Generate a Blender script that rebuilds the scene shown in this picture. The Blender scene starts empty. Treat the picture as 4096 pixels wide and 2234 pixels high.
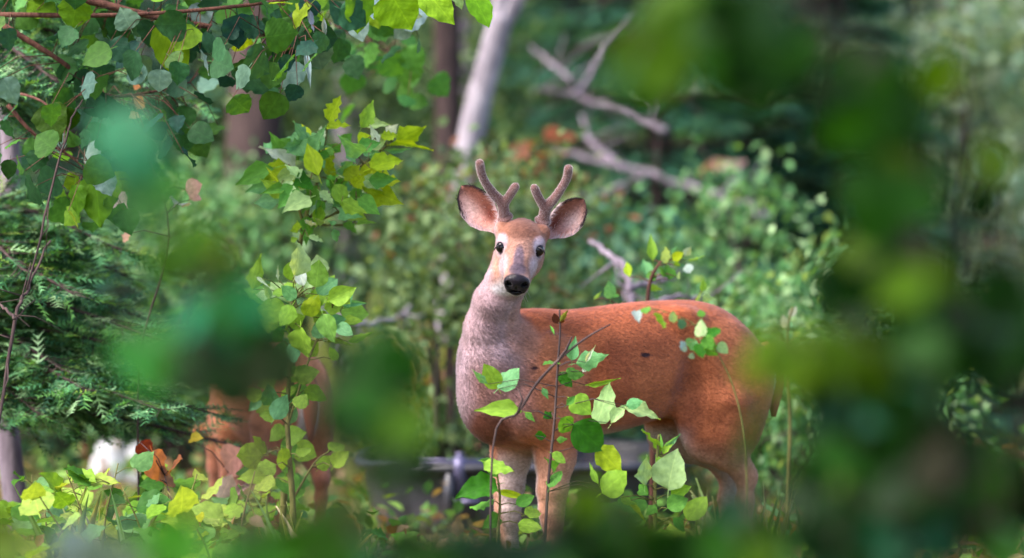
import bpy, math, random
import numpy as np
from mathutils import Vector, Matrix

random.seed(11)
RNG = np.random.default_rng(11)
scene = bpy.context.scene
COL = scene.collection

# ------------------------------------------------------------------ camera
CAM = Vector((0.0, -22.0, 1.40))
AIM = Vector((0.0, 0.0, 0.94))
SCL = 1300.0                      # photograph pixels per metre at the buck
FWD = (AIM - CAM).normalized()
RIGHT = Vector((1, 0, 0))
UP = RIGHT.cross(FWD).normalized()
D0 = (AIM - CAM).length
cam_data = bpy.data.cameras.new("camera")
cam = bpy.data.objects.new("camera", cam_data)
COL.objects.link(cam)
cam.location = CAM
cam.rotation_euler = FWD.to_track_quat('-Z', 'Y').to_euler()
cam_data.sensor_width = 36.0
cam_data.lens = 36.0 * D0 / (4096 / SCL)
cam_data.clip_start = 0.1
cam_data.clip_end = 2000
cam_data.dof.use_dof = True
cam_data.dof.focus_distance = 21.62
cam_data.dof.aperture_fstop = 1.65
scene.camera = cam

# ------------------------------------------------------------------ light
SUN_EL, SUN_AZ = math.radians(50), math.radians(-116)    # azimuth from +Y, clockwise seen from above
world = bpy.data.worlds.new("World")
scene.world = world
world.use_nodes = True
wn = world.node_tree
sky = wn.nodes.new("ShaderNodeTexSky")
sky.sky_type = 'NISHITA'
sky.sun_disc = False
sky.sun_elevation = SUN_EL
sky.sun_rotation = SUN_AZ
sky.air_density = 1.0
sky.dust_density = 3.0
wn.links.new(sky.outputs[0], wn.nodes["Background"].inputs[0])
wn.nodes["Background"].inputs[1].default_value = 0.10
sun_data = bpy.data.lights.new("sun", 'SUN')
sun_data.energy = 1.5
sun_data.angle = math.radians(24)
sun_data.color = (1.0, 0.93, 0.86)
sun = bpy.data.objects.new("sun", sun_data)
COL.objects.link(sun)
sd = Vector((math.sin(SUN_AZ) * math.cos(SUN_EL), math.cos(SUN_AZ) * math.cos(SUN_EL), math.sin(SUN_EL)))
sun.rotation_euler = sd.to_track_quat('Z', 'Y').to_euler()
sun.location = sd * 30
vs = scene.view_settings
vs.view_transform = 'Standard'
vs.look = 'None'
vs.gamma = 1.0
vs.use_curve_mapping = False
vs.exposure = 2.45
scene.cycles.use_denoising = True
scene.cycles.max_bounces = 6
scene.cycles.transparent_max_bounces = 4


# ------------------------------------------------------------------ helpers
def W(px, py, y):
    """photograph pixel + world depth y -> world point"""
    a, b = (px - 2048) / SCL / D0, (1117 - py) / SCL / D0
    dep = (y - CAM.y) / (FWD.y + UP.y * b)
    return CAM + FWD * dep + RIGHT * (a * dep) + UP * (b * dep)


def pxm(y):
    """metres per photograph pixel at depth y"""
    return (y - CAM.y) / D0 / SCL


def S(r, g, b, k=1.0):
    def f(c):
        c /= 255.0
        return (c / 12.92 if c <= 0.04045 else ((c + 0.055) / 1.055) ** 2.4) * k
    return (f(r), f(g), f(b))


def mat(name, rough=0.7, spec=0.3):
    m = bpy.data.materials.new(name)
    m.use_nodes = True
    n = m.node_tree.nodes
    b = n["Principled BSDF"]
    b.inputs["Roughness"].default_value = rough
    b.inputs["Specular IOR Level"].default_value = spec
    return m, m.node_tree, b


def node(nt, t, **kw):
    n = nt.nodes.new(t)
    for k, v in kw.items():
        if k in n.inputs:
            n.inputs[k].default_value = v
        else:
            setattr(n, k, v)
    return n


def ramp(nt, fac, stops):
    r = nt.nodes.new("ShaderNodeValToRGB")
    e = r.color_ramp.elements
    while len(e) < len(stops):
        e.new(0.5)
    for i, (p, c) in enumerate(stops):
        e[i].position = p
        e[i].color = (*c, 1)
    nt.links.new(fac, r.inputs[0])
    return r.outputs[0]


def mixcol(nt, a, b, fac, mode='MIX'):
    m = nt.nodes.new("ShaderNodeMix")
    m.data_type = 'RGBA'
    m.blend_type = mode
    for s, i in ((fac, 0), (a, 6), (b, 7)):
        if hasattr(s, "links"):
            nt.links.new(s, m.inputs[i])
        elif i == 0:
            m.inputs[0].default_value = s
        else:
            m.inputs[i].default_value = (*s, 1)
    return m.outputs[2]


def mesh_data(name, v, f, m=None, smooth=True, col=None):
    me = bpy.data.meshes.new(name)
    v = np.asarray(v, dtype=np.float32)
    if isinstance(f, np.ndarray):
        me.vertices.add(len(v))
        me.vertices.foreach_set("co", v.ravel())
        k = f.shape[1]
        me.loops.add(f.size)
        me.loops.foreach_set("vertex_index", f.ravel().astype(np.int32))
        me.polygons.add(len(f))
        me.polygons.foreach_set("loop_start", np.arange(0, f.size, k, dtype=np.int32))
        me.update(calc_edges=True)
    else:
        me.from_pydata(v.tolist(), [], f)
        me.update()
    if smooth:
        me.polygons.foreach_set("use_smooth", np.ones(len(me.polygons), dtype=bool))
    if col is not None:
        a = me.color_attributes.new("Col", 'FLOAT_COLOR', 'POINT')
        c = np.ones((len(v), 4), dtype=np.float32)
        c[:, :3] = col
        a.data.foreach_set("color", c.ravel())
    if m:
        me.materials.append(m)
    return me


def link(name, data, parent=None, M=None):
    o = bpy.data.objects.new(name, data)
    COL.objects.link(o)
    if parent is not None:
        o.parent = parent
    if M is not None:
        o.matrix_basis = M
    return o


def tag(o, label, cat=None, group=None, kind=None):
    o["label"] = label
    if cat:
        o["category"] = cat
    if group:
        o["group"] = group
    if kind:
        o["kind"] = kind
    return o


def thing(name, label, cat, loc, group=None):
    o = bpy.data.objects.new(name, None)
    o.empty_display_size = 0.1
    COL.objects.link(o)
    o.location = loc
    return tag(o, label, cat, group)


def tube(pts, rad, sides=7, wob=0.0, squash=None):
    """tapered tube through pts (list of Vector) -> verts, quads+caps"""
    pts = [Vector(p) for p in pts]
    V, F = [], []
    n = len(pts)
    ref = Vector((0.3, 0.9, 0.2))
    for i, p in enumerate(pts):
        t = (pts[min(i + 1, n - 1)] - pts[max(i - 1, 0)]).normalized()
        a = t.cross(ref)
        if a.length < 1e-3:
            a = t.cross(Vector((1, 0, 0)))
        a.normalize()
        b = t.cross(a)
        for k in range(sides):
            th = 2 * math.pi * k / sides
            r = rad[i] * (1 + wob * (random.random() - 0.5) * 2)
            V.append(p + a * (math.cos(th) * r) + b * (math.sin(th) * r))
    for i in range(n - 1):
        for k in range(sides):
            k2 = (k + 1) % sides
            F.append((i * sides + k, i * sides + k2, (i + 1) * sides + k2, (i + 1) * sides + k))
    F.append(tuple(range(sides - 1, -1, -1)))
    F.append(tuple((n - 1) * sides + k for k in range(sides)))
    return V, F


def spline(pts, n):
    """Catmull-Rom resample"""
    P = [Vector(p) for p in pts]
    P = [P[0] * 2 - P[1]] + P + [P[-1] * 2 - P[-2]]
    out = []
    m = len(P) - 3
    for i in range(n + 1):
        s = min(i / n * m, m - 1e-6)
        k = int(s)
        t = s - k
        a, b, c, d = P[k:k + 4]
        out.append(0.5 * ((2 * b) + (c - a) * t + (2 * a - 5 * b + 4 * c - d) * t * t + (3 * b - a - 3 * c + d) * t ** 3))
    return out


def lerps(vals, n):
    x = np.linspace(0, len(vals) - 1, n + 1)
    return list(np.interp(x, range(len(vals)), vals))


class Joined:
    """collects shapes that form ONE part"""
    def __init__(self):
        self.v, self.f = [], []

    def add(self, vf):
        o = len(self.v)
        self.v += [tuple(p) for p in vf[0]]
        self.f += [tuple(i + o for i in q) for q in vf[1]]

    def build(self, name, m, parent=None, origin=None, smooth=True):
        v = np.array(self.v, dtype=np.float32)
        if origin is not None:
            v = v - np.array(origin, dtype=np.float32)
        return link(name, mesh_data(name, v, self.f, m, smooth), parent)


# ------------------------------------------------------------------ materials
def leaf_material(name, source, trans=0.42, rough=0.6):
    m, nt, b = mat(name, rough, 0.14)
    if source == 'object':
        src = nt.nodes.new("ShaderNodeObjectInfo").outputs["Color"]
    else:
        a = nt.nodes.new("ShaderNodeAttribute")
        a.attribute_name = "Col"
        src = a.outputs["Color"]
    tc = nt.nodes.new("ShaderNodeTexCoord")
    no = node(nt, "ShaderNodeTexNoise", Scale=5.0 if source == 'object' else 30.0, Detail=3.0)
    nt.links.new(tc.outputs["Object"], no.inputs["Vector"])
    v = ramp(nt, no.outputs[0], [(0.3, (0.72, 0.74, 0.7)), (0.7, (1.22, 1.18, 1.1))])
    c = mixcol(nt, src, v, 1.0, 'MULTIPLY')
    if source == 'object':
        sx = nt.nodes.new("ShaderNodeSeparateXYZ")
        nt.links.new(tc.outputs["Object"], sx.inputs[0])
        ab = node(nt, "ShaderNodeMath", operation='ABSOLUTE')
        nt.links.new(sx.outputs[0], ab.inputs[0])
        mid = ramp(nt, ab.outputs[0], [(0.006, (1.0, 1.0, 1.0)), (0.02, (0, 0, 0))])
        # side veins: waves of (y - 0.9|x|)
        mu = node(nt, "ShaderNodeMath", operation='MULTIPLY_ADD')
        mu.inputs[1].default_value = -0.9
        nt.links.new(ab.outputs[0], mu.inputs[0])
        nt.links.new(sx.outputs[1], mu.inputs[2])
        sn = node(nt, "ShaderNodeMath", operation='MULTIPLY')
        sn.inputs[1].default_value = 48.0
        nt.links.new(mu.outputs[0], sn.inputs[0])
        si = node(nt, "ShaderNodeMath", operation='SINE')
        nt.links.new(sn.outputs[0], si.inputs[0])
        ve = ramp(nt, si.outputs[0], [(0.90, (0, 0, 0)), (1.0, (0.22, 0.22, 0.22))])
        vv = mixcol(nt, mid, ve, 1.0, 'ADD')
        light = mixcol(nt, c, (1.25, 1.2, 1.15), 1.0, 'MULTIPLY')
        c = mixcol(nt, c, light, vv)
        bm = node(nt, "ShaderNodeBump", Strength=0.06, Distance=0.02)
        nt.links.new(si.outputs[0], bm.inputs["Height"])
        nt.links.new(bm.outputs[0], b.inputs["Normal"])
    nt.links.new(c, b.inputs["Base Color"])
    tr = nt.nodes.new("ShaderNodeBsdfTranslucent")
    warm = mixcol(nt, c, (1.45, 1.25, 0.35), 1.0, 'MULTIPLY')
    nt.links.new(warm, tr.inputs["Color"])
    mx = nt.nodes.new("ShaderNodeMixShader")
    mx.inputs[0].default_value = trans
    nt.links.new(b.outputs[0], mx.inputs[1])
    nt.links.new(tr.outputs[0], mx.inputs[2])
    nt.links.new(mx.outputs[0], nt.nodes["Material Output"].inputs[0])
    return m


M_LEAF = leaf_material("leaf_surface", 'object')
M_CROWN = leaf_material("foliage_surface", 'attr', 0.38, 0.5)


def bark_material(name, c1, c2, scale=18.0, stretch=0.25):
    m, nt, b = mat(name, 0.9, 0.15)
    tc = nt.nodes.new("ShaderNodeTexCoord")
    mp = nt.nodes.new("ShaderNodeMapping")
    mp.inputs["Scale"].default_value = (1, 1, stretch)
    nt.links.new(tc.outputs["Object"], mp.inputs[0])
    no = node(nt, "ShaderNodeTexNoise", Scale=scale, Detail=6.0, Roughness=0.65)
    nt.links.new(mp.outputs[0], no.inputs["Vector"])
    c = ramp(nt, no.outputs[0], [(0.32, c1), (0.68, c2)])
    nt.links.new(c, b.inputs["Base Color"])
    bm = node(nt, "ShaderNodeBump", Strength=0.6, Distance=0.02)
    nt.links.new(no.outputs[0], bm.inputs["Height"])
    nt.links.new(bm.outputs[0], b.inputs["Normal"])
    return m


M_BARK_PALE = bark_material("pale_bark", S(90, 82, 90), S(158, 150, 158))
M_BARK_GREY = bark_material("grey_bark", S(78, 68, 78), S(138, 126, 138))
M_BARK_DARK = bark_material("dark_bark", S(38, 30, 32), S(84, 68, 66))
M_TWIG = bark_material("twig_bark", S(62, 38, 36), S(104, 70, 58), 60)
M_STEM = bark_material("green_stem", S(70, 70, 40), S(120, 116, 66), 60)


# ------------------------------------------------------------------ organic modelling: distance field + surface nets
class Field:
    def __init__(self, lo, hi, h):
        self.lo, self.h = np.array(lo, float), h
        self.n = np.ceil((np.array(hi) - self.lo) / h).astype(int) + 1
        self.f = np.full(self.n, 0.2, dtype=np.float32)
        self.ax = [self.lo[i] + h * np.arange(self.n[i]) for i in range(3)]

    def win(self, lo, hi):
        a = np.clip(np.floor((np.array(lo) - self.lo) / self.h).astype(int), 0, self.n)
        b = np.clip(np.ceil((np.array(hi) - self.lo) / self.h).astype(int) + 1, 0, self.n)
        sl = tuple(slice(a[i], b[i]) for i in range(3))
        g = np.meshgrid(*[self.ax[i][sl[i]] for i in range(3)], indexing='ij', sparse=True)
        return sl, g

    def blend(self, sl, d, k, cut=False):
        f = self.f[sl]
        d = d.astype(np.float32)
        if cut:
            h = np.clip(0.5 - 0.5 * (f + d) / k, 0, 1)
            self.f[sl] = f * (1 - h) - d * h + k * h * (1 - h)
        else:
            h = np.clip(0.5 + 0.5 * (f - d) / k, 0, 1)
            self.f[sl] = f * (1 - h) + d * h - k * h * (1 - h)

    def ell(self, c, r, k=0.04, R=None, cut=False):
        c, r = np.array(c, float), np.array(r, float)
        m = (r.max() if R is not None else r) + k * 1.2 + 3 * self.h
        sl, (X, Y, Z) = self.win(c - m, c + m)
        P = [X - c[0], Y - c[1], Z - c[2]]
        if R is not None:                     # rows of R = ellipsoid axes
            P = [R[i][0] * P[0] + R[i][1] * P[1] + R[i][2] * P[2] for i in range(3)]
        k0 = np.sqrt(sum((P[i] / r[i]) ** 2 for i in range(3)))
        k1 = np.sqrt(sum((P[i] / r[i] ** 2) ** 2 for i in range(3))) + 1e-9
        self.blend(sl, k0 * (k0 - 1) / k1, k, cut)

    def cone(self, a, b, ra, rb, k=0.03):
        a, b = np.array(a, float), np.array(b, float)
        m = max(ra, rb) + k * 1.2 + 3 * self.h
        sl, (X, Y, Z) = self.win(np.minimum(a, b) - m, np.maximum(a, b) + m)
        ab = b - a
        t = np.clip(((X - a[0]) * ab[0] + (Y - a[1]) * ab[1] + (Z - a[2]) * ab[2]) / (ab @ ab), 0, 1)
        d = np.sqrt((X - a[0] - t * ab[0]) ** 2 + (Y - a[1] - t * ab[1]) ** 2 + (Z - a[2] - t * ab[2]) ** 2)
        self.blend(sl, d - (ra + (rb - ra) * t), k)

    def chain(self, pts, k=0.03):
        for p, q in zip(pts[:-1], pts[1:]):
            self.cone(p[:3], q[:3], p[3], q[3], k)

    def mesh(self):
        f = self.f
        ins = f < 0
        c = [ins[x:x - 1 or None, y:y - 1 or None, z:z - 1 or None] for x in (0, 1) for y in (0, 1) for z in (0, 1)]
        s = sum(a.astype(np.int8) for a in c)
        act = (s > 0) & (s < 8)
        I = np.argwhere(act)
        idx = np.full(act.shape, -1, dtype=np.int32)
        idx[act] = np.arange(len(I))
        acc = np.zeros((len(I), 3))
        cnt = np.zeros(len(I))
        off = [(x, y, z) for x in (0, 1) for y in (0, 1) for z in (0, 1)]
        val = {o: f[I[:, 0] + o[0], I[:, 1] + o[1], I[:, 2] + o[2]] for o in off}
        for o in off:
            for ax in range(3):
                if o[ax] == 0:
                    q = list(o)
                    q[ax] = 1
                    a, b = val[o], val[tuple(q)]
                    cr = (a < 0) != (b < 0)
                    t = np.where(cr, a / np.where(cr, a - b, 1), 0)
                    p = np.tile(np.array(o, float), (len(I), 1))
                    p[:, ax] = t
                    acc += p * cr[:, None]
                    cnt += cr
        V = self.lo + self.h * (I + acc / cnt[:, None])
        Q = []
        for ax in range(3):
            b, c2 = [(1, 2), (2, 0), (0, 1)][ax]
            lo = [slice(None)] * 3
            hi = [slice(None)] * 3
            lo[ax] = slice(0, -1)
            hi[ax] = slice(1, None)
            A, B = ins[tuple(lo)], ins[tuple(hi)]
            for flip in (False, True):
                E = np.argwhere((A & ~B) if not flip else (~A & B))
                E = E[(E[:, b] > 0) & (E[:, c2] > 0) & (E[:, b] < self.n[b] - 1) & (E[:, c2] < self.n[c2] - 1)]
                def at(db, dc):
                    e = E.copy()
                    e[:, b] += db
                    e[:, c2] += dc
                    return idx[e[:, 0], e[:, 1], e[:, 2]]
                q = np.stack([at(-1, -1), at(0, -1), at(0, 0), at(-1, 0)], 1)
                Q.append(q if not flip else q[:, ::-1])
        Q = np.concatenate(Q)
        return V, Q[(Q >= 0).all(1)]


def sst(a, b, x):
    t = np.clip((x - a) / (b - a), 0, 1)
    return t * t * (3 - 2 * t)


def blob(p, c, r):
    d = np.sqrt((((p - np.array(c)) / np.array(r)) ** 2).sum(1))
    return 1 - sst(0.55, 1.0, d)


YAW = math.radians(35)
DEER_O = Vector((0.31, 0.05, 0.0))
M_DEER = Matrix.Translation(DEER_O) @ Matrix.Rotation(math.pi + YAW, 4, 'Z')
M_DEER_I = M_DEER.inverted()


def deer_local(p):
    return M_DEER_I @ Vector(p)


def deer_torso(F):
    F.ell((.29, 0, .62), (.21, .135, .212), .05)
    F.ell((.08, 0, .655), (.28, .165, .195), .08)
    F.ell((-.15, 0, .69), (.25, .14, .178), .08)
    F.ell((-.325, 0, .693), (.19, .138, .165), .08)
    F.ell((-.480, 0, .615), (.118, .106, .138), .07)
    F.ell((.34, 0, .765), (.15, .075, .075), .06)
    F.ell((.445, 0, .60), (.118, .10, .155), .07)
    for s in (-1, 1):
        F.ell((.315, .112 * s, .60), (.10, .05, .18), .025)
        F.ell((.38, .095 * s, .53), (.08, .055, .085), .03)
        F.ell((-.385, .080 * s, .565), (.14, .075, .21), .06)
        F.ell((-.29, .09 * s, .50), (.10, .05, .13), .06)
        F.ell((-.20, .085 * s, .805), (.07, .045, .045), .035)
        F.ell((-.205, .166 * s, .58), (.042, .05, .15), .05, None, True)
        F.ell((.185, .185 * s, .60), (.03, .035, .16), .05, None, True)
    F.ell((-.570, 0, .645), (.045, .038, .075), .04)


def deer_legs(F, hind_l=0.0, hind_r=-.06):
    # front
    for s, u, du in ((-1, .325, 0.0), (1, .285, 0.0)):
        v = .088 * s
        F.chain([(u - .01, v, .50, .075), (u - .005, v, .40, .060), (u + .005, v, .30, .045), (u + .008, v, .235, .037),
                 (u + .004, v, .20, .030), (u, v, .13, .023), (u, v, .085, .024), (u + .018, v, .045, .024)], .02)
        F.ell((u + .03, v + .012, .018), (.038, .013, .026), .006)
        F.ell((u + .03, v - .012, .018), (.038, .013, .026), .006)
    for s, du in ((1, hind_l), (-1, hind_r)):
        v = .085 * s
        F.chain([(-.35 + du * .3, v, .54, .098), (-.335 + du * .6, v * 1.05, .455, .070), (-.375 + du, v, .40, .052), (-.430 + du, v, .345, .034), (-.452 + du, v, .32, .030),
                 (-.445 + du, v, .24, .024), (-.445 + du, v, .12, .024), (-.44 + du, v, .085, .026), (-.42 + du, v, .04, .024)], .025)
        F.ell((-.405 + du, v + .012, .018), (.038, .013, .026), .006)
        F.ell((-.405 + du, v - .012, .018), (.038, .013, .026), .006)


# head frame of the buck (world): looks straight at the photographer, chin low, tilted a little
PITCH, ROLL = math.radians(34), math.radians(4.5)
Rroll = Matrix.Rotation(ROLL, 3, 'Y')
HF = Rroll @ Vector((-0.02, -math.cos(PITCH), -math.sin(PITCH))).normalized()
HL = Rroll @ Vector((1, -0.02, 0))
HL = (HL - HF * HL.dot(HF)).normalized()
HU = HF.cross(HL)
EYE_MID = W(2081, 990, -0.36)
H_O = EYE_MID - HF * .10 - HU * .024
M_HEAD = Matrix(((HF.x, HL.x, HU.x, H_O.x), (HF.y, HL.y, HU.y, H_O.y), (HF.z, HL.z, HU.z, H_O.z), (0, 0, 0, 1)))
M_HEAD_D = M_DEER_I @ M_HEAD                    # head frame -> deer-local
R_HEAD = np.array(M_HEAD_D.to_3x3().transposed())  # rows = head axes in deer-local space


def hp(t, v, h):
    return tuple(M_HEAD_D @ Vector((t, v, h)))


def deer_head(F):
    e = lambda c, r, k=.02, cut=False: F.ell(hp(*c), r, k, R_HEAD, cut)
    e((.055, 0, .026), (.080, .058, .046), .03)
    e((.075, 0, .046), (.055, .040, .024), .03)
    for s in (-1, 1):
        e((.083, .050 * s, .030), (.034, .024, .027), .022)
        e((.075, .036 * s, -.025), (.070, .036, .045), .03)
        e((.125, .026 * s, -.018), (.055, .026, .030), .03)
        e((.03, .062 * s, .035), (.03, .024, .024), .02)
    F.chain([(*hp(.075, 0, .018), .057), (*hp(.125, 0, .011), .046), (*hp(.165, 0, .004), .041), (*hp(.215, 0, -.005), .035)], .025)
    e((.228, 0, -.010), (.036, .037, .031), .02)
    F.chain([(*hp(.05, 0, -.045), .042), (*hp(.14, 0, -.042), .030), (*hp(.222, 0, -.036), .021)], .025)
    e((.238, 0, -.040), (.018, .022, .014), .012)      # chin
    e((.250, 0, .004), (.022, .034, .026), .008)       # nose pad
    for s in (-1, 1):
        e((.246, .030 * s, -.004), (.020, .010, .019), .008)
        e((.266, .0230 * s, .001), (.018, .0095, .0085), .004, True)   # nostril
        e((.246, .020 * s, -.027), (.018, .014, .011), .008)           # upper lip
        e((.122, .0610 * s, .026), (.0185, .0160, .0165), .006, True)  # eye socket
    e((.272, 0, -.012), (.012, .0035, .014), .005, True)
    e((.262, 0, -.0285), (.020, .026, .0035), .004, True)


NECK = [(.38, 0, .62, .135), (.435, .012, .71, .110), (.480, .038, .795, .080), (.489, .076, .875, .068), (.480, .122, .945, .062), (*hp(.035, 0, -.005), .060)]


def buck_colors(P):
    Pw = P
    n = len(P)
    inv = np.linalg.inv(np.array(M_HEAD_D))
    Hd = (np.c_[P, np.ones(n)] @ inv.T)[:, :3]
    u, v, w = P.T
    t, hv, hh = Hd.T
    back, side, belly = np.array(S(204, 108, 64)), np.array(S(216, 122, 78)), np.array(S(226, 205, 200))
    col = back + (side - back) * sst(.84, .60, w)[:, None]

    def put(c, m):
        nonlocal col
        col = col + (np.array(S(*c)) - col) * np.clip(m, 0, 1)[:, None]
    # shoulders and haunch paler, croup darker along the spine
    put((222, 138, 98), .7 * blob(P, (.30, .13, .62), (.15, .14, .22)))
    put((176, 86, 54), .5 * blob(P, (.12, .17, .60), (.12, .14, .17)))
    put((222, 134, 88), .6 * blob(P, (-.36, .15, .74), (.16, .14, .10)))
    put((160, 84, 58), .5 * blob(P, (-.19, .15, .575), (.085, .13, .17)))  # dark flank patch of the coat, with shade of the fold painted in
    put((186, 98, 70), .5 * sst(.05, 0, abs(v)) * sst(.80, .86, w))
    # belly, inner legs
    put((228, 205, 200), sst(.50, .445, w) * sst(-.34, -.24, u) * sst(.30, .2, u) * sst(.13, .07, abs(v)))
    legs = sst(.46, .36, w)
    put((214, 160, 134), .8 * legs)
    put((228, 206, 204), .75 * legs * sst(.088, .062, abs(v)))
    put((60, 46, 46), sst(.045, .03, w))
    # rump patch and tail edge
    put((240, 232, 232), blob(P, (-.600, 0, .58), (.075, .08, .17)))
    # neck and chest: greyish, a pale throat, a brown band low on the brisket
    nk = sst(.36, .45, u) * sst(.40, .55, w)
    put((168, 128, 124), .85 * nk)
    put((198, 168, 178), .75 * nk * sst(-.06, -.0, -(v - .05) * .0 + u - .47) * sst(.62, .72, w))
    put((150, 84, 62), .85 * blob(P, (.50, .02, .49), (.13, .13, .075)))
    put((196, 172, 188), .6 * blob(P, (.545, -.03, .62), (.05, .10, .16)))  # rim light on the chest edge, painted in pale lavender
    put((214, 150, 124), .6 * blob(P, (.42, .12, .80), (.09, .07, .14)))
    # head
    hd = sst(.095, .06, np.maximum(abs(hv), 0)) * sst(-.03, .01, t) * sst(-.10, -.07, hh)
    hd = hd * (np.sqrt(((Hd - np.array([.12, 0, 0])) ** 2).sum(1)) < .19)
    put((188, 138, 120), hd)
    put((156, 102, 80), hd * sst(.035, .055, hh) * sst(.13, .09, t))
    put((138, 92, 76), .85 * hd * blob(Hd, (.075, 0, .075), (.065, .05, .05)))
    for s in (-1, 1):
        put((226, 202, 214), hd * .9 * blob(Hd, (.108, .056 * s, .032), (.046, .034, .042)))     # eye ring
        put((230, 202, 210), hd * .9 * blob(Hd, (.165, .036 * s, .0), (.055, .032, .045)))
        put((222, 168, 138), hd * .75 * blob(Hd, (.12, .062 * s, -.035), (.055, .030, .035)))
        put((40, 30, 36), hd * blob(Hd, (.116, .058 * s, .0262), (.027, .027, .0245)))
    put((112, 96, 112), hd * .9 * blob(Hd, (.195, 0, .040), (.095, .021, .040)))               # bridge stripe
    put((98, 84, 98), hd * .9 * blob(Hd, (.222, 0, .026), (.035, .036, .020)))
    put((244, 238, 242), hd * sst(-.020, -.034, hh) * sst(.17, .20, t))                          # chin
    put((236, 226, 232), hd * sst(-.055, -.075, hh) * sst(.02, .06, t))
    nose = blob(Hd, (.262, 0, -.001), (.036, .056, .042)) * hd
    nose = np.maximum(nose, blob(Hd, (.258, 0, -.026), (.024, .034, .024)) * hd)
    put((44, 37, 48), np.clip(nose * 1.8, 0, 1))
    for s in (-1, 1):
        put((8, 6, 9), np.clip(1.6 * blob(Hd, (.266, .024 * s, .001), (.022, .015, .014)) * hd, 0, 1))
    put((14, 10, 14), np.clip(1.8 * blob(Hd, (.262, 0, -.030), (.030, .032, .020)) * hd, 0, 1))
    put((20, 14, 20), np.clip(1.5 * blob(Hd, (.250, 0, -.027), (.014, .030, .008)) * hd, 0, 1))
    gloss = np.clip(nose * 1.8, 0, 1)
    # small dark nicks in the coat
    Wm = (np.c_[P, np.ones(n)] @ np.array(M_DEER).T)[:, :3]
    rel = Wm - np.array(CAM)
    dep = rel @ np.array(FWD)
    sx = 2048 + SCL * D0 * rel[:, 0] / dep
    sy = 1117 - SCL * D0 * (rel @ np.array(UP)) / dep
    for mx, my, rr in ((2588, 1414, .022), (2142, 1470, .015)):
        near = np.where((abs(sx - mx) < 8) & (abs(sy - my) < 8))[0]
        if len(near):
            cpt = P[near[np.argmin(Wm[near, 1])]]
            put((70, 40, 46), 1.2 * blob(P, cpt, (rr * 1.1, rr, rr * .42)))
    return col, gloss


def fur_material(name, strength=1.0):
    m, nt, b = mat(name, 0.75, 0.15)
    a = nt.nodes.new("ShaderNodeAttribute")
    a.attribute_name = "Col"
    tc = nt.nodes.new("ShaderNodeTexCoord")
    mp = nt.nodes.new("ShaderNodeMapping")
    mp.inputs["Scale"].default_value = (0.45, 1.0, 0.8)
    mp.inputs["Rotation"].default_value = (0.1, 0.35, 0.0)
    nt.links.new(tc.outputs["Object"], mp.inputs[0])
    n1 = node(nt, "ShaderNodeTexNoise", Scale=170.0, Detail=4.0, Roughness=0.7)
    n2 = node(nt, "ShaderNodeTexNoise", Scale=16.0, Detail=5.0, Roughness=0.6)
    nt.links.new(mp.outputs[0], n1.inputs["Vector"])
    nt.links.new(mp.outputs[0], n2.inputs["Vector"])
    c = mixcol(nt, a.outputs["Color"], ramp(nt, n1.outputs[0], [(0.3, (0.66, 0.64, 0.64)), (0.72, (1.28, 1.30, 1.32))]), strength, 'MULTIPLY')
    c = mixcol(nt, c, ramp(nt, n2.outputs[0], [(0.34, (0.66, 0.62, 0.60)), (0.66, (1.22, 1.25, 1.28))]), 0.85 * strength, 'MULTIPLY')
    nt.links.new(c, b.inputs["Base Color"])
    nt.links.new(a.outputs["Alpha"], b.inputs["Roughness"])
    b.inputs["Sheen Weight"].default_value = 0.12
    b.inputs["Sheen Roughness"].default_value = 0.45
    b.inputs["Sheen Tint"].default_value = (0.95, 0.86, 1.0, 1)
    bm = node(nt, "ShaderNodeBump", Strength=0.35, Distance=0.006)
    nt.links.new(n1.outputs[0], bm.inputs["Height"])
    nt.links.new(bm.outputs[0], b.inputs["Normal"])
    return m


M_FUR = fur_material("fur_coat")
KF = 0.58      # photograph tone -> albedo


def set_alpha(me, alpha):
    a = me.color_attributes["Col"]
    n = len(me.vertices)
    c = np.empty(n * 4, dtype=np.float32)
    a.data.foreach_get("color", c)
    c = c.reshape(-1, 4)
    c[:, 3] = alpha
    a.data.foreach_set("color", c.ravel())


def hair_coat(name, P, N, col, parent, count, length, m, mask=None):
    """short coat hair, one thin sliver per hair, lying back along the body"""
    k = len(P)
    w = np.ones(k) if mask is None else mask
    i = RNG.choice(k, count, p=w / w.sum())
    p, n, c = P[i], N[i], col[i]
    p = p + RNG.normal(0, .0012, p.shape)
    flow = np.array([-1.0, 0.0, -0.45]) + RNG.normal(0, .28, p.shape)
    flow = flow - n * (flow * n).sum(1)[:, None]
    flow /= np.linalg.norm(flow, axis=1)[:, None] + 1e-6
    side = np.cross(flow, n)
    L = length[i][:, None] * RNG.uniform(.6, 1.25, (count, 1))
    wd = .0007
    v = np.stack([p - side * wd - n * .001, p + side * wd - n * .001, p + flow * L * .85 + n * L * .30], 1).reshape(-1, 3)
    f = np.arange(count * 3).reshape(-1, 3)
    cc = np.repeat(np.clip(c * RNG.uniform(.80, 1.22, (count, 1)), 0, 1), 3, axis=0)
    me = mesh_data(name, v, f, m, True, cc)
    set_alpha(me, 0.75)
    nn = np.repeat(n + flow * .25 + RNG.normal(0, .12, n.shape), 3, axis=0)
    nn /= np.linalg.norm(nn, axis=1)[:, None]
    me.normals_split_custom_set_from_vertices(nn.tolist())
    o = link(name, me, parent)
    o["kind"] = "stuff"
    return o


def vert_normals(me):
    n = np.empty(len(me.vertices) * 3, dtype=np.float32)
    me.vertex_normals.foreach_get("vector", n)
    return n.reshape(-1, 3)


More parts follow.
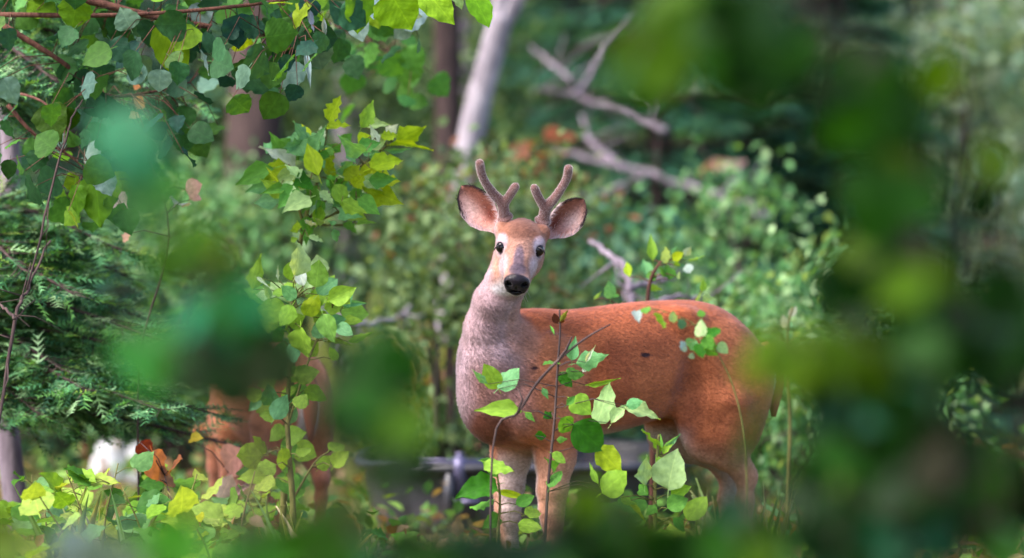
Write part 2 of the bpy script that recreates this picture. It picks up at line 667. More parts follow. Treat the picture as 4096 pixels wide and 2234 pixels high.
# ---- the buck
buck = thing("buck_deer", "reddish brown buck deer with velvet antlers looking straight ahead from behind the sapling", "deer", DEER_O)
buck.rotation_euler = (0, 0, math.pi + YAW)
F = Field((-.66, -.27, -.02), (.80, .42, 1.20), .0042)
deer_torso(F)
deer_legs(F)
F.chain(NECK[:3], .05)
F.chain(NECK[2:], .018)
deer_head(F)
V, Q = F.mesh()
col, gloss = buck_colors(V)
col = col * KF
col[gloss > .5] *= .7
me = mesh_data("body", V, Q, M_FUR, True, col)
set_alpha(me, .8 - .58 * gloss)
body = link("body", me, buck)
NRM = vert_normals(me)

# eyes: dark globe with lids
m_eye, nt_, b_ = mat("dark_eye", 0.08, 0.32)
b_.inputs["Base Color"].default_value = (0.006, 0.004, 0.005, 1)
m_lid, nt_, b_ = mat("eyelid_skin", 0.5, 0.3)
b_.inputs["Base Color"].default_value = (0.012, 0.009, 0.012, 1)


def uv_sphere(c, r, R=None, nu=20, nv=14):
    v, f = [], []
    for j in range(nv + 1):
        ph = math.pi * j / nv
        for i in range(nu):
            th = 2 * math.pi * i / nu
            q = Vector((r[0] * math.sin(ph) * math.cos(th), r[1] * math.sin(ph) * math.sin(th), r[2] * math.cos(ph)))
            v.append((R @ q if R else q) + Vector(c))
    for j in range(nv):
        for i in range(nu):
            i2 = (i + 1) % nu
            f.append((j * nu + i, (j + 1) * nu + i, (j + 1) * nu + i2, j * nu + i2))
    return v, f


R3 = M_HEAD_D.to_3x3()
for s in (-1, 1):
    J = Joined()
    J.add(uv_sphere(hp(.1105, .0545 * s, .0262), (.0200, .0190, .0190), R3))
    eye = J.build("eye", m_eye, buck)
    # upper lid with lashes: an arc over the globe
    arc = [hp(.1095 + .0135 - .010 * math.cos(a), (.0545 + .0065 - .0160 * math.cos(a)) * s, .0262 + .0150 * math.sin(a) + .001) for a in np.linspace(.25, math.pi - .05, 9)]
    J = Joined()
    J.add(tube(arc, lerps([.0010, .0024, .0027, .0022, .0010], 8), 6))
    J.build("eyelid", m_lid, eye)

# ears
def ear(side, base, tip, width, up_side, fwd):
    """cupped ear between two photograph points; up_side +1 = rounder edge on the upper side"""
    b, tp = Vector(base), Vector(tip)
    L = (tp - b).length
    ey = (tp - b).normalized()
    ez = Vector((0, -1, 0)) + Vector((side * fwd, 0, .05))       # opening faces the camera
    ez = (ez - ey * ez.dot(ey)).normalized()
    ex = ey.cross(ez)
    ns, nt2 = 22, 15
    Vv, cc, ss = [], [], []
    for shell in (0, 1):
        for i in range(ns + 1):
            s = i / ns
            prof = (np.interp(s, [0, .07, .2, .38, .55, .72, .86, .95, 1.0], [.24, .36, .72, .97, 1.0, .88, .62, .34, .05]))
            for j in range(nt2 + 1):
                q = j / nt2 * 2 - 1
                lop = 1 + .12 * q * up_side
                cup = (1 - abs(q) ** 2.1)
                depth = -(.036 * math.sin(math.pi * min(1, s * .9 + .12)) ** .8) * cup * (1.15 - .35 * s)
                roll = .010 * math.exp(-((s - .1) / .15) ** 2) * abs(q) ** 3
                edge = 1 - .10 * max(0, abs(q) - .85) / .15
                p = b + ey * (s * L) + ex * (q * width * .5 * prof * lop * edge) + ez * (depth + roll)
                if shell:
                    th = .0045 * (1 - abs(q) ** 6) * (1 - s ** 8) + .0006
                    p = p - ez * th
                Vv.append(p)
                inner = np.array(S(190, 120, 102))
                deep = np.array(S(118, 46, 32))
                pale = np.array(S(246, 204, 196))
                dark = np.array(S(40, 30, 36))
                if shell == 0:
                    c = inner + (deep - inner) * (math.exp(-((q + .12 * up_side) / .40) ** 2) * math.exp(-((s - .30) / .26) ** 2))
                    c = c + (pale - c) * (.95 * math.exp(-((s - .62) / .26) ** 2) * math.exp(-((q - .50 * up_side) / .42) ** 2))
                    c = c + (np.array(S(236, 214, 222)) - c) * (.8 * max(0, abs(q) - .62) / .38 * (1 - .6 * s))
                    c = c + (pale - c) * (.5 * math.exp(-((s - .1) / .1) ** 2))
                else:
                    c = np.array(S(150, 108, 96))
                dk = max(0.0, (s - .86) / .14) * (.35 + .65 * (abs(q) > .3)) if shell == 0 else max(0, (s - .6) / .4)
                dk = max(dk, (1.0 if abs(q) > .84 else 0) * (1.0 if .70 < s or (.52 < s and q * up_side > 0) else 0) * .95)
                c = c + (dark - c) * min(1, dk)
                cc.append(c * KF)
    n1 = (ns + 1) * (nt2 + 1)
    Ff = []
    for shell in (0, 1):
        for i in range(ns):
            for j in range(nt2):
                a = shell * n1 + i * (nt2 + 1) + j
                q4 = (a, a + 1, a + nt2 + 2, a + nt2 + 1)
                Ff.append(q4 if shell == 0 else q4[::-1])
    for i in range(ns):
        for j in (0, nt2):
            a = i * (nt2 + 1) + j
            q4 = (a, a + nt2 + 1, a + nt2 + 1 + n1, a + n1)
            Ff.append(q4 if j == 0 else q4[::-1])
    for j in range(nt2):
        a = ns * (nt2 + 1) + j
        Ff.append((a, a + 1, a + 1 + n1, a + n1))
    Vl = [deer_local(p) for p in Vv]
    me = mesh_data("ear", [tuple(p) for p in Vl], Ff, M_FUR, True, np.array(cc))
    set_alpha(me, .8)
    o = link("ear", me, buck)
    # pale hairs along the rim and inside
    hv, hf, hc = [], [], []
    for k in range(420):
        i, j = random.randrange(1, ns - 2), (random.choice((0, 0, 1, 1, 2, nt2, nt2, nt2 - 1, nt2 - 1, nt2 - 2)) if k < 380 else random.randrange(1, nt2))
        p = Vl[i * (nt2 + 1) + j].lerp(Vl[(i + 1) * (nt2 + 1) + j], random.random())
        cen = Vl[i * (nt2 + 1) + nt2 // 2]
        d = (cen - p).normalized() * (.5 if k < 380 else .1) + (M_DEER_I.to_3x3() @ (ez * .6 + ey * .8)) + Vector((random.gauss(0, .3), random.gauss(0, .3), random.gauss(0, .3)))
        d.normalize()
        ln = random.uniform(.010, .022) * (1 if k < 380 else .7)
        sdv = d.cross(Vector((random.random(), random.random(), .3))).normalized() * .0006
        o3 = len(hv)
        hv += [p - sdv, p + sdv, p + d * ln]
        hf.append((o3, o3 + 1, o3 + 2))
        shade = random.uniform(.75, 1.15) * KF
        c3 = np.array(S(232, 205, 208)) * shade if i < ns * .55 else np.array(S(60, 46, 50)) * shade
        hc += [c3] * 3
    me2 = mesh_data("ear_hair", [tuple(p) for p in hv], hf, M_FUR, True, np.array(hc))
    set_alpha(me2, .8)
    eh = link("ear_hair", me2, o)
    eh["kind"] = "stuff"
    return o


ear(-1, W(1990, 922, -.270), W(1846, 744, -.235), .118, -1, .22)
ear(1, W(2190, 946, -.262), W(2336, 798, -.225), .112, 1, .22)

# antlers in velvet
def antler(beam, tine, r_beam, r_tine, burr, yb):
    F2lo = [min(p[0] for p in beam + tine) - 40, min(p[1] for p in beam + tine) - 40]
    bp = [deer_local(W(p[0], p[1], yb + p[2])) for p in beam]
    tp = [deer_local(W(p[0], p[1], yb + p[2])) for p in tine]
    allp = np.array([list(p) for p in bp + tp])
    G = Field(allp.min(0) - .035, allp.max(0) + .035, .0027)
    sp = spline(bp, 18)
    G.chain([(*p, r) for p, r in zip(sp, lerps(r_beam, 18))], .004)
    sp = spline(tp, 10)
    G.chain([(*p, r) for p, r in zip(sp, lerps(r_tine, 10))], .006)
    bu = deer_local(W(burr[0], burr[1], yb + burr[2]))
    ax = (bp[1] - bp[0]).normalized()
    e1 = ax.cross(Vector((0, 0, 1))).normalized()
    e2 = ax.cross(e1)
    G.ell(bu, (.0085, .0245, .0245), .005, np.array([ax, e1, e2]))
    v, q = G.mesh()
    hgt = v[:, 2]
    c = np.tile(np.array(S(150, 112, 112)), (len(v), 1))
    nz = RNG.normal(0, 1, len(v))
    c = c + (np.array(S(124, 84, 76)) - c) * .7
    me = mesh_data("antler", v, q, M_VELVET, True, c * KF)
    set_alpha(me, .85)
    o = link("antler", me, buck)
    # downy velvet: fine pale hairs standing off the surface
    N = vert_normals(me)
    i = RNG.integers(0, len(v), 18000)
    p, n, = v[i], N[i] + RNG.normal(0, .35, (18000, 3))
    n /= np.linalg.norm(n, axis=1)[:, None]
    sd2 = np.cross(n, RNG.normal(0, 1, n.shape))
    sd2 /= np.linalg.norm(sd2, axis=1)[:, None]
    hv = np.stack([p - sd2 * .0002, p + sd2 * .0002, p + n * RNG.uniform(.002, .0042, (18000, 1))], 1).reshape(-1, 3)
    hc = np.repeat(np.array(S(246, 224, 228)) * KF * RNG.uniform(.95, 1.15, (18000, 1)), 3, axis=0)
    m2 = mesh_data("velvet_down", hv, np.arange(54000).reshape(-1, 3), M_VELVET, True, hc)
    set_alpha(m2, .85)
    h = link("velvet_down", m2, o)
    h["kind"] = "stuff"


M_VELVET = fur_material("antler_velvet", 0.3)
antler([(2030, 902, .05), (2019, 872, .035), (2014, 838, .02), (2008, 812, .01), (1975, 778, .0), (1944, 735, -.02), (1926, 695, -.04), (1919, 655, -.06)],
       [(2010, 822, .012), (2032, 792, .0), (2050, 765, -.012), (2062, 746, -.025)],
       [.0175, .0165, .0150, .0148, .0128, .0112, .0108, .0122], [.0122, .0108, .0100, .0104], (2020, 872, .030), -.325)
antler([(2166, 915, .05), (2174, 884, .035), (2180, 850, .02), (2187, 828, .01), (2217, 796, .0), (2247, 752, -.02), (2268, 712, -.04), (2274, 676, -.06)],
       [(2184, 838, .012), (2164, 808, .0), (2148, 778, -.012), (2137, 752, -.025)],
       [.0175, .0165, .0150, .0148, .0128, .0112, .0108, .0122], [.0122, .0108, .0100, .0104], (2171, 884, .030), -.315)

# coat
inv = np.linalg.inv(np.array(M_HEAD_D))
Hd = (np.c_[V, np.ones(len(V))] @ inv.T)[:, :3]
onhead = (np.sqrt(((Hd - np.array([.12, 0, 0])) ** 2).sum(1)) < .17)
ln = np.where(onhead, .005, .0105)
ln = np.where((V[:, 2] < .35), .008, ln)
ln = np.where((~onhead) & (V[:, 0] > .40) & (V[:, 2] > .5), .013, ln)
msk = np.where(gloss > .1, 0.0, 1.0) * np.where(onhead, 1.2, 1.0)
de = np.minimum(np.linalg.norm(Hd - np.array([.1095, .0545, .0262]), axis=1), np.linalg.norm(Hd - np.array([.1095, -.0545, .0262]), axis=1))
msk = msk * (de > .022) * (V[:, 2] > .03)
hair_coat("coat_hair", V, NRM, col, body, 170000, ln, M_FUR, msk)

# tail
J = Joined()
tl = spline([(-.575, 0, .715), (-.612, 0, .67), (-.628, 0, .60), (-.622, 0, .50)], 8)
J.add(tube(tl, lerps([.03, .036, .032, .008], 8), 10))
m_tail, nt_, b_ = mat("tail_fur", 0.85, 0.1)
b_.inputs["Base Color"].default_value = (*S(176, 110, 88, KF), 1)
J.build("tail", m_tail, buck)
# chin whiskers
J = Joined()
for k in range(16):
    a = Vector(hp(.20 + random.uniform(-.03, .03), random.uniform(.0, .025), -.055))
    dvec = (R3 @ Vector((random.uniform(-.1, .3), random.uniform(.2, .8), -1))).normalized()
    J.add(tube([a, a + dvec * .015, a + dvec * .035 + Vector((0, 0, -.004))], [.0007, .0005, .0002], 4))
m_wh, nt_, b_ = mat("whisker", 0.6, 0.2)
b_.inputs["Base Color"].default_value = (*S(190, 180, 186, KF), 1)
wk = J.build("whiskers", m_wh, body)
wk["kind"] = "stuff"


# ------------------------------------------------------------------ ground
def ground_z(x, y):
    return 0.0


m_gr, nt, b = mat("leaf_litter", 0.95, 0.1)
tc = nt.nodes.new("ShaderNodeTexCoord")
n1 = node(nt, "ShaderNodeTexNoise", Scale=1.3, Detail=6.0)
n2 = node(nt, "ShaderNodeTexVoronoi", Scale=26.0)
n3 = node(nt, "ShaderNodeTexNoise", Scale=40.0, Detail=4.0)
for q in (n1, n2, n3):
    nt.links.new(tc.outputs["Object"], q.inputs["Vector"])
c1 = ramp(nt, n1.outputs[0], [(0.35, S(66, 62, 42)), (0.65, S(74, 92, 48))])
c2 = ramp(nt, n2.outputs["Color"], [(0.2, S(70, 52, 40)), (0.5, S(120, 98, 74)), (0.9, S(150, 128, 104))])
c3 = mixcol(nt, c1, c2, ramp(nt, n3.outputs[0], [(0.45, (0, 0, 0)), (0.62, (0.8, 0.8, 0.8))]))
nt.links.new(c3, b.inputs["Base Color"])
bm = node(nt, "ShaderNodeBump", Strength=0.7, Distance=0.03)
nt.links.new(n2.outputs["Distance"], bm.inputs["Height"])
nt.links.new(bm.outputs[0], b.inputs["Normal"])
gx = np.sign(np.linspace(-1, 1, 61)) * np.abs(np.linspace(-1, 1, 61)) ** 2.6 * 300
GX, GY = np.meshgrid(gx, gx + 2, indexing='ij')
GZ = .025 * np.sin(GX * 1.7 + 1) * np.cos(GY * 1.3) - .028
gi = np.arange(61 * 61).reshape(61, 61)
gq = np.stack([gi[:-1, :-1], gi[1:, :-1], gi[1:, 1:], gi[:-1, 1:]], -1).reshape(-1, 4)
gr = link("ground", mesh_data("ground", np.stack([GX, GY, GZ], -1).reshape(-1, 3), gq, m_gr))
gr["kind"] = "structure"
gr["label"] = "woodland floor of leaf litter and low growth"

# ------------------------------------------------------------------ second deer, seen from behind
doe = thing("doe_deer", "second deer seen from behind, only its tan rump and hind leg showing through leaves", "deer", (0, 0, 0))
doe.rotation_euler = (0, 0, math.atan2(.95, -.30))
doe.scale = (.80, .80, .80)
rump = W(1225, 1500, 1.30)
f2 = Vector((-.30, .95, 0)).normalized()
doe.location = Vector((rump.x, rump.y, 0)) + f2 * (.55 * .80)
F = Field((-.66, -.25, -.02), (.95, .25, .95), .0075)
deer_torso(F)
deer_legs(F, .02, -.03)
F.chain([(.40, 0, .66, .13), (.52, 0, .66, .095), (.66, 0, .56, .075), (.76, 0, .42, .065)], .05)
F.chain([(.76, 0, .42, .065), (.79, 0, .32, .05), (.83, 0, .20, .032)], .03)
for s in (-1, 1):
    F.ell((.74, .07 * s, .47), (.03, .075, .035), .02)
V2, Q2 = F.mesh()
c2 = np.tile(np.array(S(222, 142, 98)), (len(V2), 1))
def put2(c, m_):
    global c2
    c2 = c2 + (np.array(S(*c)) - c2) * np.clip(m_, 0, 1)[:, None]
put2((190, 120, 92), sst(.45, .3, V2[:, 2]))
put2((244, 236, 240), blob(V2, (-.58, 0, .58), (.10, .055, .22)))
put2((60, 46, 46), sst(.045, .03, V2[:, 2]))
me = mesh_data("body", V2, Q2, M_FUR, True, c2 * KF)
set_alpha(me, .8)
b2 = link("body", me, doe)
hair_coat("coat_hair", V2, vert_normals(me), c2 * KF, b2, 30000, np.full(len(V2), .013), M_FUR)
J = Joined()
J.add(tube(spline([(-.565, 0, .745), (-.60, 0, .70), (-.62, 0, .60), (-.61, 0, .48)], 8), lerps([.03, .038, .034, .008], 8), 10))
J.build("tail", m_tail, doe)

# ------------------------------------------------------------------ low black water trough behind the buck
m_tk, nt, b = mat("black_plastic", 0.42, 0.5)
tc = nt.nodes.new("ShaderNodeTexCoord")
n1 = node(nt, "ShaderNodeTexNoise", Scale=9.0, Detail=5.0)
nt.links.new(tc.outputs["Object"], n1.inputs["Vector"])
nt.links.new(ramp(nt, n1.outputs[0], [(0.35, S(26, 26, 34)), (0.7, S(58, 56, 66))]), b.inputs["Base Color"])
m_wt, nt, b = mat("trough_water", 0.06, 0.6)
b.inputs["Base Color"].default_value = (*S(70, 68, 84), 1)
n1 = node(nt, "ShaderNodeTexNoise", Scale=12.0, Detail=2.0)
bm = node(nt, "ShaderNodeBump", Strength=0.05, Distance=0.02)
nt.links.new(n1.outputs[0], bm.inputs["Height"])
nt.links.new(bm.outputs[0], b.inputs["Normal"])
TK = Vector((.06, 4.05, 0))
trough = thing("water_trough", "low black plastic trough holding grey water on the ground behind the buck", "trough", TK)
A, B, H, n = .60, 1.0, .215, 56


def ring(dr, z):
    out = []
    for i in range(n):
        th = 2 * math.pi * i / n
        ca, sa = math.cos(th), math.sin(th)
        e = .55
        out.append((math.copysign(abs(ca) ** e, ca) * (A + dr), math.copysign(abs(sa) ** e, sa) * (B + dr), z))
    return out


prof = [(-.05, -.01), (-.03, .04), (-.012, H - .035), (-.008, H - .02), (.022, H - .018), (.030, H - .004), (.026, H + .008), (.012, H + .013), (-.012, H + .008), (-.02, H - .01), (-.035, H - .06), (-.05, .03)]
vv, ff = [], []
for dr, z in prof:
    vv += ring(dr, z)
for j in range(len(prof) - 1):
    for i in range(n):
        i2 = (i + 1) % n
        ff.append((j * n + i, j * n + i2, (j + 1) * n + i2, (j + 1) * n + i))
ff.append(tuple((len(prof) - 1) * n + i for i in range(n)))
link("shell", mesh_data("shell", vv, ff, m_tk), trough)
vv, ff = ring(-.022, H - .045), [tuple(range(n))]
link("water", mesh_data("water", vv, ff, m_wt), trough)
for k, xx in enumerate((-.28, .30)):                 # moulded ribs on the front wall
    J = Joined()
    J.add(tube([(xx, -B + .012, .0), (xx, -B - .008, H * .5), (xx, -B - .014, H - .02)], [.02, .02, .018], 8))
    J.build("rib", m_tk, trough)
m_fv, nt, b = mat("valve_metal", 0.4, 0.5)
b.inputs["Base Color"].default_value = (*S(84, 80, 108), 1)
b.inputs["Metallic"].default_value = .4
J = Joined()
vx = W(1838, 1850, 3.05).x - TK.x
J.add(tube([(vx, -.985, H - .10), (vx, -1.0, H), (vx, -.995, H + .035)], [.026, .026, .022], 10))
J.add(tube([(vx, -.995, H + .03), (vx, -.995, H + .052)], [.013, .013], 10))
J.add(tube([(vx - .16, -.99, H + .022), (vx + .09, -.99, H + .018)], [.009, .009], 8))
J.add(tube([(vx - .01, -1.03, H - .12), (vx + .07, -1.04, H - .115)], [.010, .010], 8))
J.build("float_valve", m_fv, trough)

# two pale stones in the brush
m_st, nt, b = mat("white_quartz", 0.55, 0.5)
tc = nt.nodes.new("ShaderNodeTexCoord")
n1 = node(nt, "ShaderNodeTexNoise", Scale=30.0, Detail=6.0)
nt.links.new(tc.outputs["Object"], n1.inputs["Vector"])
nt.links.new(ramp(nt, n1.outputs[0], [(0.3, S(190, 184, 200)), (0.6, S(250, 248, 252))]), b.inputs["Base Color"])


def rock(name, label, px, py, y, r, group=None):
    c = W(px, py, y)
    v, f = uv_sphere((0, 0, 0), r, None, 14, 10)
    out = []
    for p in v:
        q = Vector(p)
        s_ = 1 + .16 * math.sin(q.x * 40 + px) * math.cos(q.z * 37) + .10 * math.sin(q.y * 60 + q.z * 30)
        out.append(tuple(q * s_))
    o = link(name, mesh_data(name, out, f, m_st))
    o.location = c
    tag(o, label, "stone", group)
    return o


for k in range(2):
    px_, r_ = ((445, .075), (545, .05))[k]
    yst = 6.6
    c = W(px_, (1790, 1835)[k], yst)
    o = rock("white_stone", ("larger of two white stones under the fir boughs", "smaller white stone beside the larger one under the fir boughs")[k],
             px_, 1800, yst, (r_, r_ * .8, max(.06, c.z + .03)))
    o.location.z = .02


# ------------------------------------------------------------------ leaves
def leaf_shape(name, prof, wave=.02, fold=.12, curl=.12, teeth=0.0, lobes=None):
    """one leaf, length 1 along +Y, width about 1 along X (scaled when placed), with petiole"""
    st = len(prof) - 1
    cols = [-1, -.5, 0, .5, 1]
    v, f = [], []
    for i in range(st + 1):
        s = i / st
        for cc in cols:
            wd = prof[i] * .5 * (1 + (teeth * (1 if i % 2 else -1) if abs(cc) == 1 else 0))
            x = cc * wd
            z = fold * abs(x) * 1.2 - curl * s * s + wave * math.sin(i * 2.1 + cc * 2) * abs(cc)
            y = s - (.04 * abs(cc) * prof[i] if 0 < i < st else 0) + (teeth * .12 * abs(cc) if i % 2 else 0)
            v.append((x, y, z))
    m_ = len(cols)
    for i in range(st):
        for j in range(m_ - 1):
            a = i * m_ + j
            f.append((a, a + 1, a + m_ + 1, a + m_))
    k = len(v)
    v += [(-.012, -.22, -.03), (.012, -.22, -.03), (.012, .02, .0), (-.012, .02, .0), (0, -.1, .012)]
    f += [(k, k + 1, k + 2, k + 3)]
    return mesh_data(name, v, f, M_LEAF, True)


def rev(c):
    return [x for x in c]


OVATE = [leaf_shape("ovate_leaf", [.06, .54, .82, .96, 1.0, .97, .86, .66, .36, .03], .03, .10, .10),
         leaf_shape("ovate_leaf", [.06, .50, .80, .96, 1.0, .95, .82, .60, .32, .03], .05, .25, .25),
         leaf_shape("ovate_leaf", [.06, .58, .86, .98, 1.0, .95, .84, .62, .34, .03], .05, -.1, -.12, .03)]
ROUND = [leaf_shape("round_leaf", [.34, .74, .94, 1.0, 1.0, .94, .82, .62, .34, .03], .03, .08, .10, .03),
         leaf_shape("round_leaf", [.28, .72, .94, 1.0, .99, .92, .78, .58, .30, .03], .06, .22, .22, .04),
         leaf_shape("round_leaf", [.38, .78, .96, 1.0, .98, .90, .76, .54, .28, .03], .05, -.12, .05, .06)]
LANCE = [leaf_shape("lance_leaf", [.05, .40, .80, 1.0, .98, .86, .66, .42, .20, .02], .03, .20, .15),
         leaf_shape("lance_leaf", [.05, .36, .74, .98, 1.0, .84, .60, .36, .15, .02], .06, .30, .30, .05),
         leaf_shape("lance_leaf", [.05, .44, .84, 1.0, .92, .78, .56, .32, .14, .02], .06, -.1, -.2, .10)]
TOOTH = [leaf_shape("toothed_leaf", [.05, .55, .80, 1.0, .86, .92, .62, .52, .24, .02], .05, .18, .15, .16),
         leaf_shape("toothed_leaf", [.05, .50, .84, .90, 1.0, .72, .66, .36, .22, .02], .06, .25, .3, .14)]
BLADE = [leaf_shape("blade", [.6, .8, .95, 1.0, .95, .86, .72, .55, .3, .03], .0, .3, .25),
         leaf_shape("blade", [.6, .85, 1.0, .95, .9, .8, .65, .45, .25, .03], .02, .3, .5)]
LEAF_GAIN = 0.58


def rvec(s=1.0):
    return Vector((random.gauss(0, s), random.gauss(0, s), random.gauss(0, s)))


def put_leaf(root, shapes, base, tip, wf, col, nrm=None, name="leaf", jit=.10):
    base, tip = Vector(base), Vector(tip)
    d = tip - base
    L = d.length
    ey = d / L
    nrm = Vector(nrm) if nrm is not None else Vector((0, -1, .35))
    nrm = nrm + rvec(.28)
    ez = nrm - ey * nrm.dot(ey)
    if ez.length < .05:
        ez = rvec()
        ez = ez - ey * ez.dot(ey)
    ez.normalize()
    ex = ey.cross(ez)
    w = L * wf * (1.2 if wf > .3 else 1.0)
    M = Matrix(((ex.x * w, ey.x * L, ez.x * L, base.x - root.location.x),
                (ex.y * w, ey.y * L, ez.y * L, base.y - root.location.y),
                (ex.z * w, ey.z * L, ez.z * L, base.z - root.location.z), (0, 0, 0, 1)))
    o = link(name, random.choice(shapes), root, M)
    k = LEAF_GAIN * random.uniform(1 - jit, 1 + jit)
    c = S(*col)
    o.color = (c[0] * k * random.uniform(.92, 1.08), c[1] * k, c[2] * k * random.uniform(.85, 1.15), 1)
    return o


def plant_stem(root, mains, ends, m, name="stem", rtw=.0022):
    """mains: list of (pts, r0, r1); ends: leaf bases to join with twigs -> one stem part"""
    J = Joined()
    samples = []
    for pts, r0, r1 in mains:
        n_ = max(6, len(pts) * 4)
        sp = spline(pts, n_)
        J.add(tube(sp, lerps([r0, r1], n_), 6, .08))
        samples += [(p, i / n_) for i, p in enumerate(sp)]
    for e in ends:
        e = Vector(e)
        best = min(samples, key=lambda q: (q[0] - e).length + (.25 * abs(q[0].z - e.z) if q[0].z < e.z else 1.2 * (q[0].z - e.z)))
        p = best[0]
        if (p - e).length < .004:
            continue
        mid = p.lerp(e, .55) + Vector((0, 0, .12 * (p - e).length)) + rvec(.02 * (p - e).length)
        J.add(tube([p, mid, e], [rtw, rtw * .8, rtw * .55], 5))
    return J.build(name, m, root, root.location)


def foot(p):
    return Vector((p[0], p[1], 0.0))


Z2 = lambda x, y: (1750 + .7474 * x, 1100 + .7474 * y)        # zoomed crop -> photograph pixels
Z4 = lambda x, y: (2350 + .4412 * x, 880 + .4412 * y)

BR, YG, MG, DG, PA, TL, WH = (160, 208, 76), (184, 214, 44), (110, 176, 74), (60, 130, 30), (188, 226, 164), (128, 196, 140), (220, 236, 224)

# ---- sapling in front of the buck
Y0 = -.78
stemA = [W(2168, 2400, Y0), W(2180, 2150, Y0), W(2196, 1900, Y0), W(2218, 1680, Y0), W(2230, 1480, Y0), W(2240, 1330, Y0), W(2238, 1240, Y0)]
stemA[0].z = -.02
root = thing("sapling", "slender sapling with broad bright leaves standing right in front of the buck's shoulder", "sapling", foot(stemA[0]))
LA = [((450, 732), (200, 712), .36, BR), ((325, 610), (250, 480), .55, BR), ((325, 610), (440, 508), .62, TL), ((268, 585), (176, 503), .3, TL),
      ((650, 474), (566, 470), .55, MG), ((655, 520), (718, 606), .55, DG), ((715, 665), (820, 735), .8, BR), ((850, 800), (938, 584), .56, PA),
      ((930, 795), (1012, 672), .42, PA), ((1005, 715), (1192, 742), .48, PA), ((1010, 700), (1100, 676), .55, TL), ((790, 590), (978, 562), .16, BR),
      ((728, 800), (892, 940), .72, DG), ((850, 928), (992, 1056), .62, YG), ((880, 1165), (1020, 1055), .7, BR), ((862, 1120), (806, 1004), .30, BR),
      ((720, 462), (736, 332), .42, TL), ((740, 474), (928, 430), .46, TL), ((795, 470), (836, 384), .24, WH), ((780, 520), (806, 480), .4, WH),
      ((520, 862), (592, 862), .5, DG), ((636, 884), (704, 880), .45, MG), ((560, 605), (596, 668), .4, TL), ((468, 738), (524, 786), .4, MG),
      ((612, 956), (690, 1004), .6, BR), ((690, 520), (776, 540), .55, MG), ((660, 770), (720, 840), .7, MG), ((610, 735), (555, 782), .4, DG),
      ((655, 250), (706, 180), .3, (150, 150, 60)), ((640, 262), (622, 204), .55, (92, 52, 44)), ((660, 262), (676, 214), .45, (110, 66, 48)),
      ((690, 700), (742, 640), .35, MG), ((625, 320), (600, 262), .2, MG), ((630, 1050), (600, 985), .5, MG), ((600, 1140), (660, 1040), .55, MG)]
ends = []
for a, b_, wf, c in LA:
    yb = Y0 + random.uniform(-.06, .05)
    p, q = W(*Z2(*a), yb), W(*Z2(*b_), yb + random.uniform(-.05, .05))
    put_leaf(root, OVATE if wf > .5 else LANCE, p, q, wf, c)
    ends.append(p)
plant_stem(root, [(stemA, .0055, .0028)], ends, M_BARK_DARK, rtw=.0015)

# dead grey twig leaning across the shoulder
Yt = -1.05
tw = [W(1960, 2420, Yt - .1), W(*Z2(300, 890), Yt), W(*Z2(430, 740), Yt), W(*Z2(525, 590), Yt), W(*Z2(650, 455), Yt), W(*Z2(800, 335), Yt), W(*Z2(925, 265), Yt)]
tw[0].z = -.02
root = thing("dead_twig", "bare grey dead twig leaning across the buck's shoulder", "twig", foot(tw[0]))
J = Joined()
J.add(tube(spline(tw, 26), lerps([.003, .0036, .0046, .0046, .0034, .002], 26), 7, .15))
J.add(tube([tw[4], W(*Z2(690, 400), Yt), W(*Z2(720, 330), Yt)], [.005, .004, .002], 6))
J.add(tube([tw[2], W(*Z2(455, 665), Yt), W(*Z2(430, 610), Yt)], [.005, .003, .0015], 6))
J.build("stem", M_BARK_DARK, root, root.location)

# ---- second sapling under the belly, to the right
Y1 = -.70
stemB = [W(2640, 2400, Y1), W(2625, 2200, Y1), W(2620, 1960, Y1), W(2632, 1800, Y1), W(2636, 1740, Y1)]
stemB[0].z = -.02
root = thing("sapling", "short leafy sapling with large pale leaves below the buck's belly", "sapling", foot(stemB[0]))
LB = [((1190, 955), (1118, 805), .34, BR), ((1200, 935), (1302, 858), .30, TL), ((1192, 950), (1186, 845), .4, MG), ((1205, 960), (1250, 900), .5, BR),
      ((1110, 1125), (1106, 958), .50, PA), ((1235, 1150), (1262, 944), .80, PA), ((1180, 1100), (1310, 1010), .7, BR), ((1340, 1315), (1436, 1178), .62, BR),
      ((1012, 1215), (1124, 1312), .26, YG), ((980, 1190), (1060, 1235), .45, BR), ((1230, 1250), (1340, 1190), .7, MG), ((1250, 1180), (1350, 1130), .6, BR),
      ((1130, 1180), (1060, 1110), .5, MG), ((1170, 1230), (1110, 1300), .5, MG), ((1260, 1300), (1330, 1380), .5, MG), ((1215, 1040), (1165, 960), .5, BR)]
ends = []
for a, b_, wf, c in LB:
    yb = Y1 + random.uniform(-.06, .05)
    p, q = W(*Z2(*a), yb), W(*Z2(*b_), yb + random.uniform(-.05, .05))
    put_leaf(root, OVATE if wf > .5 else LANCE, p, q, wf, c)
    ends.append(p)
plant_stem(root, [(stemB, .008, .004)], ends, M_STEM)

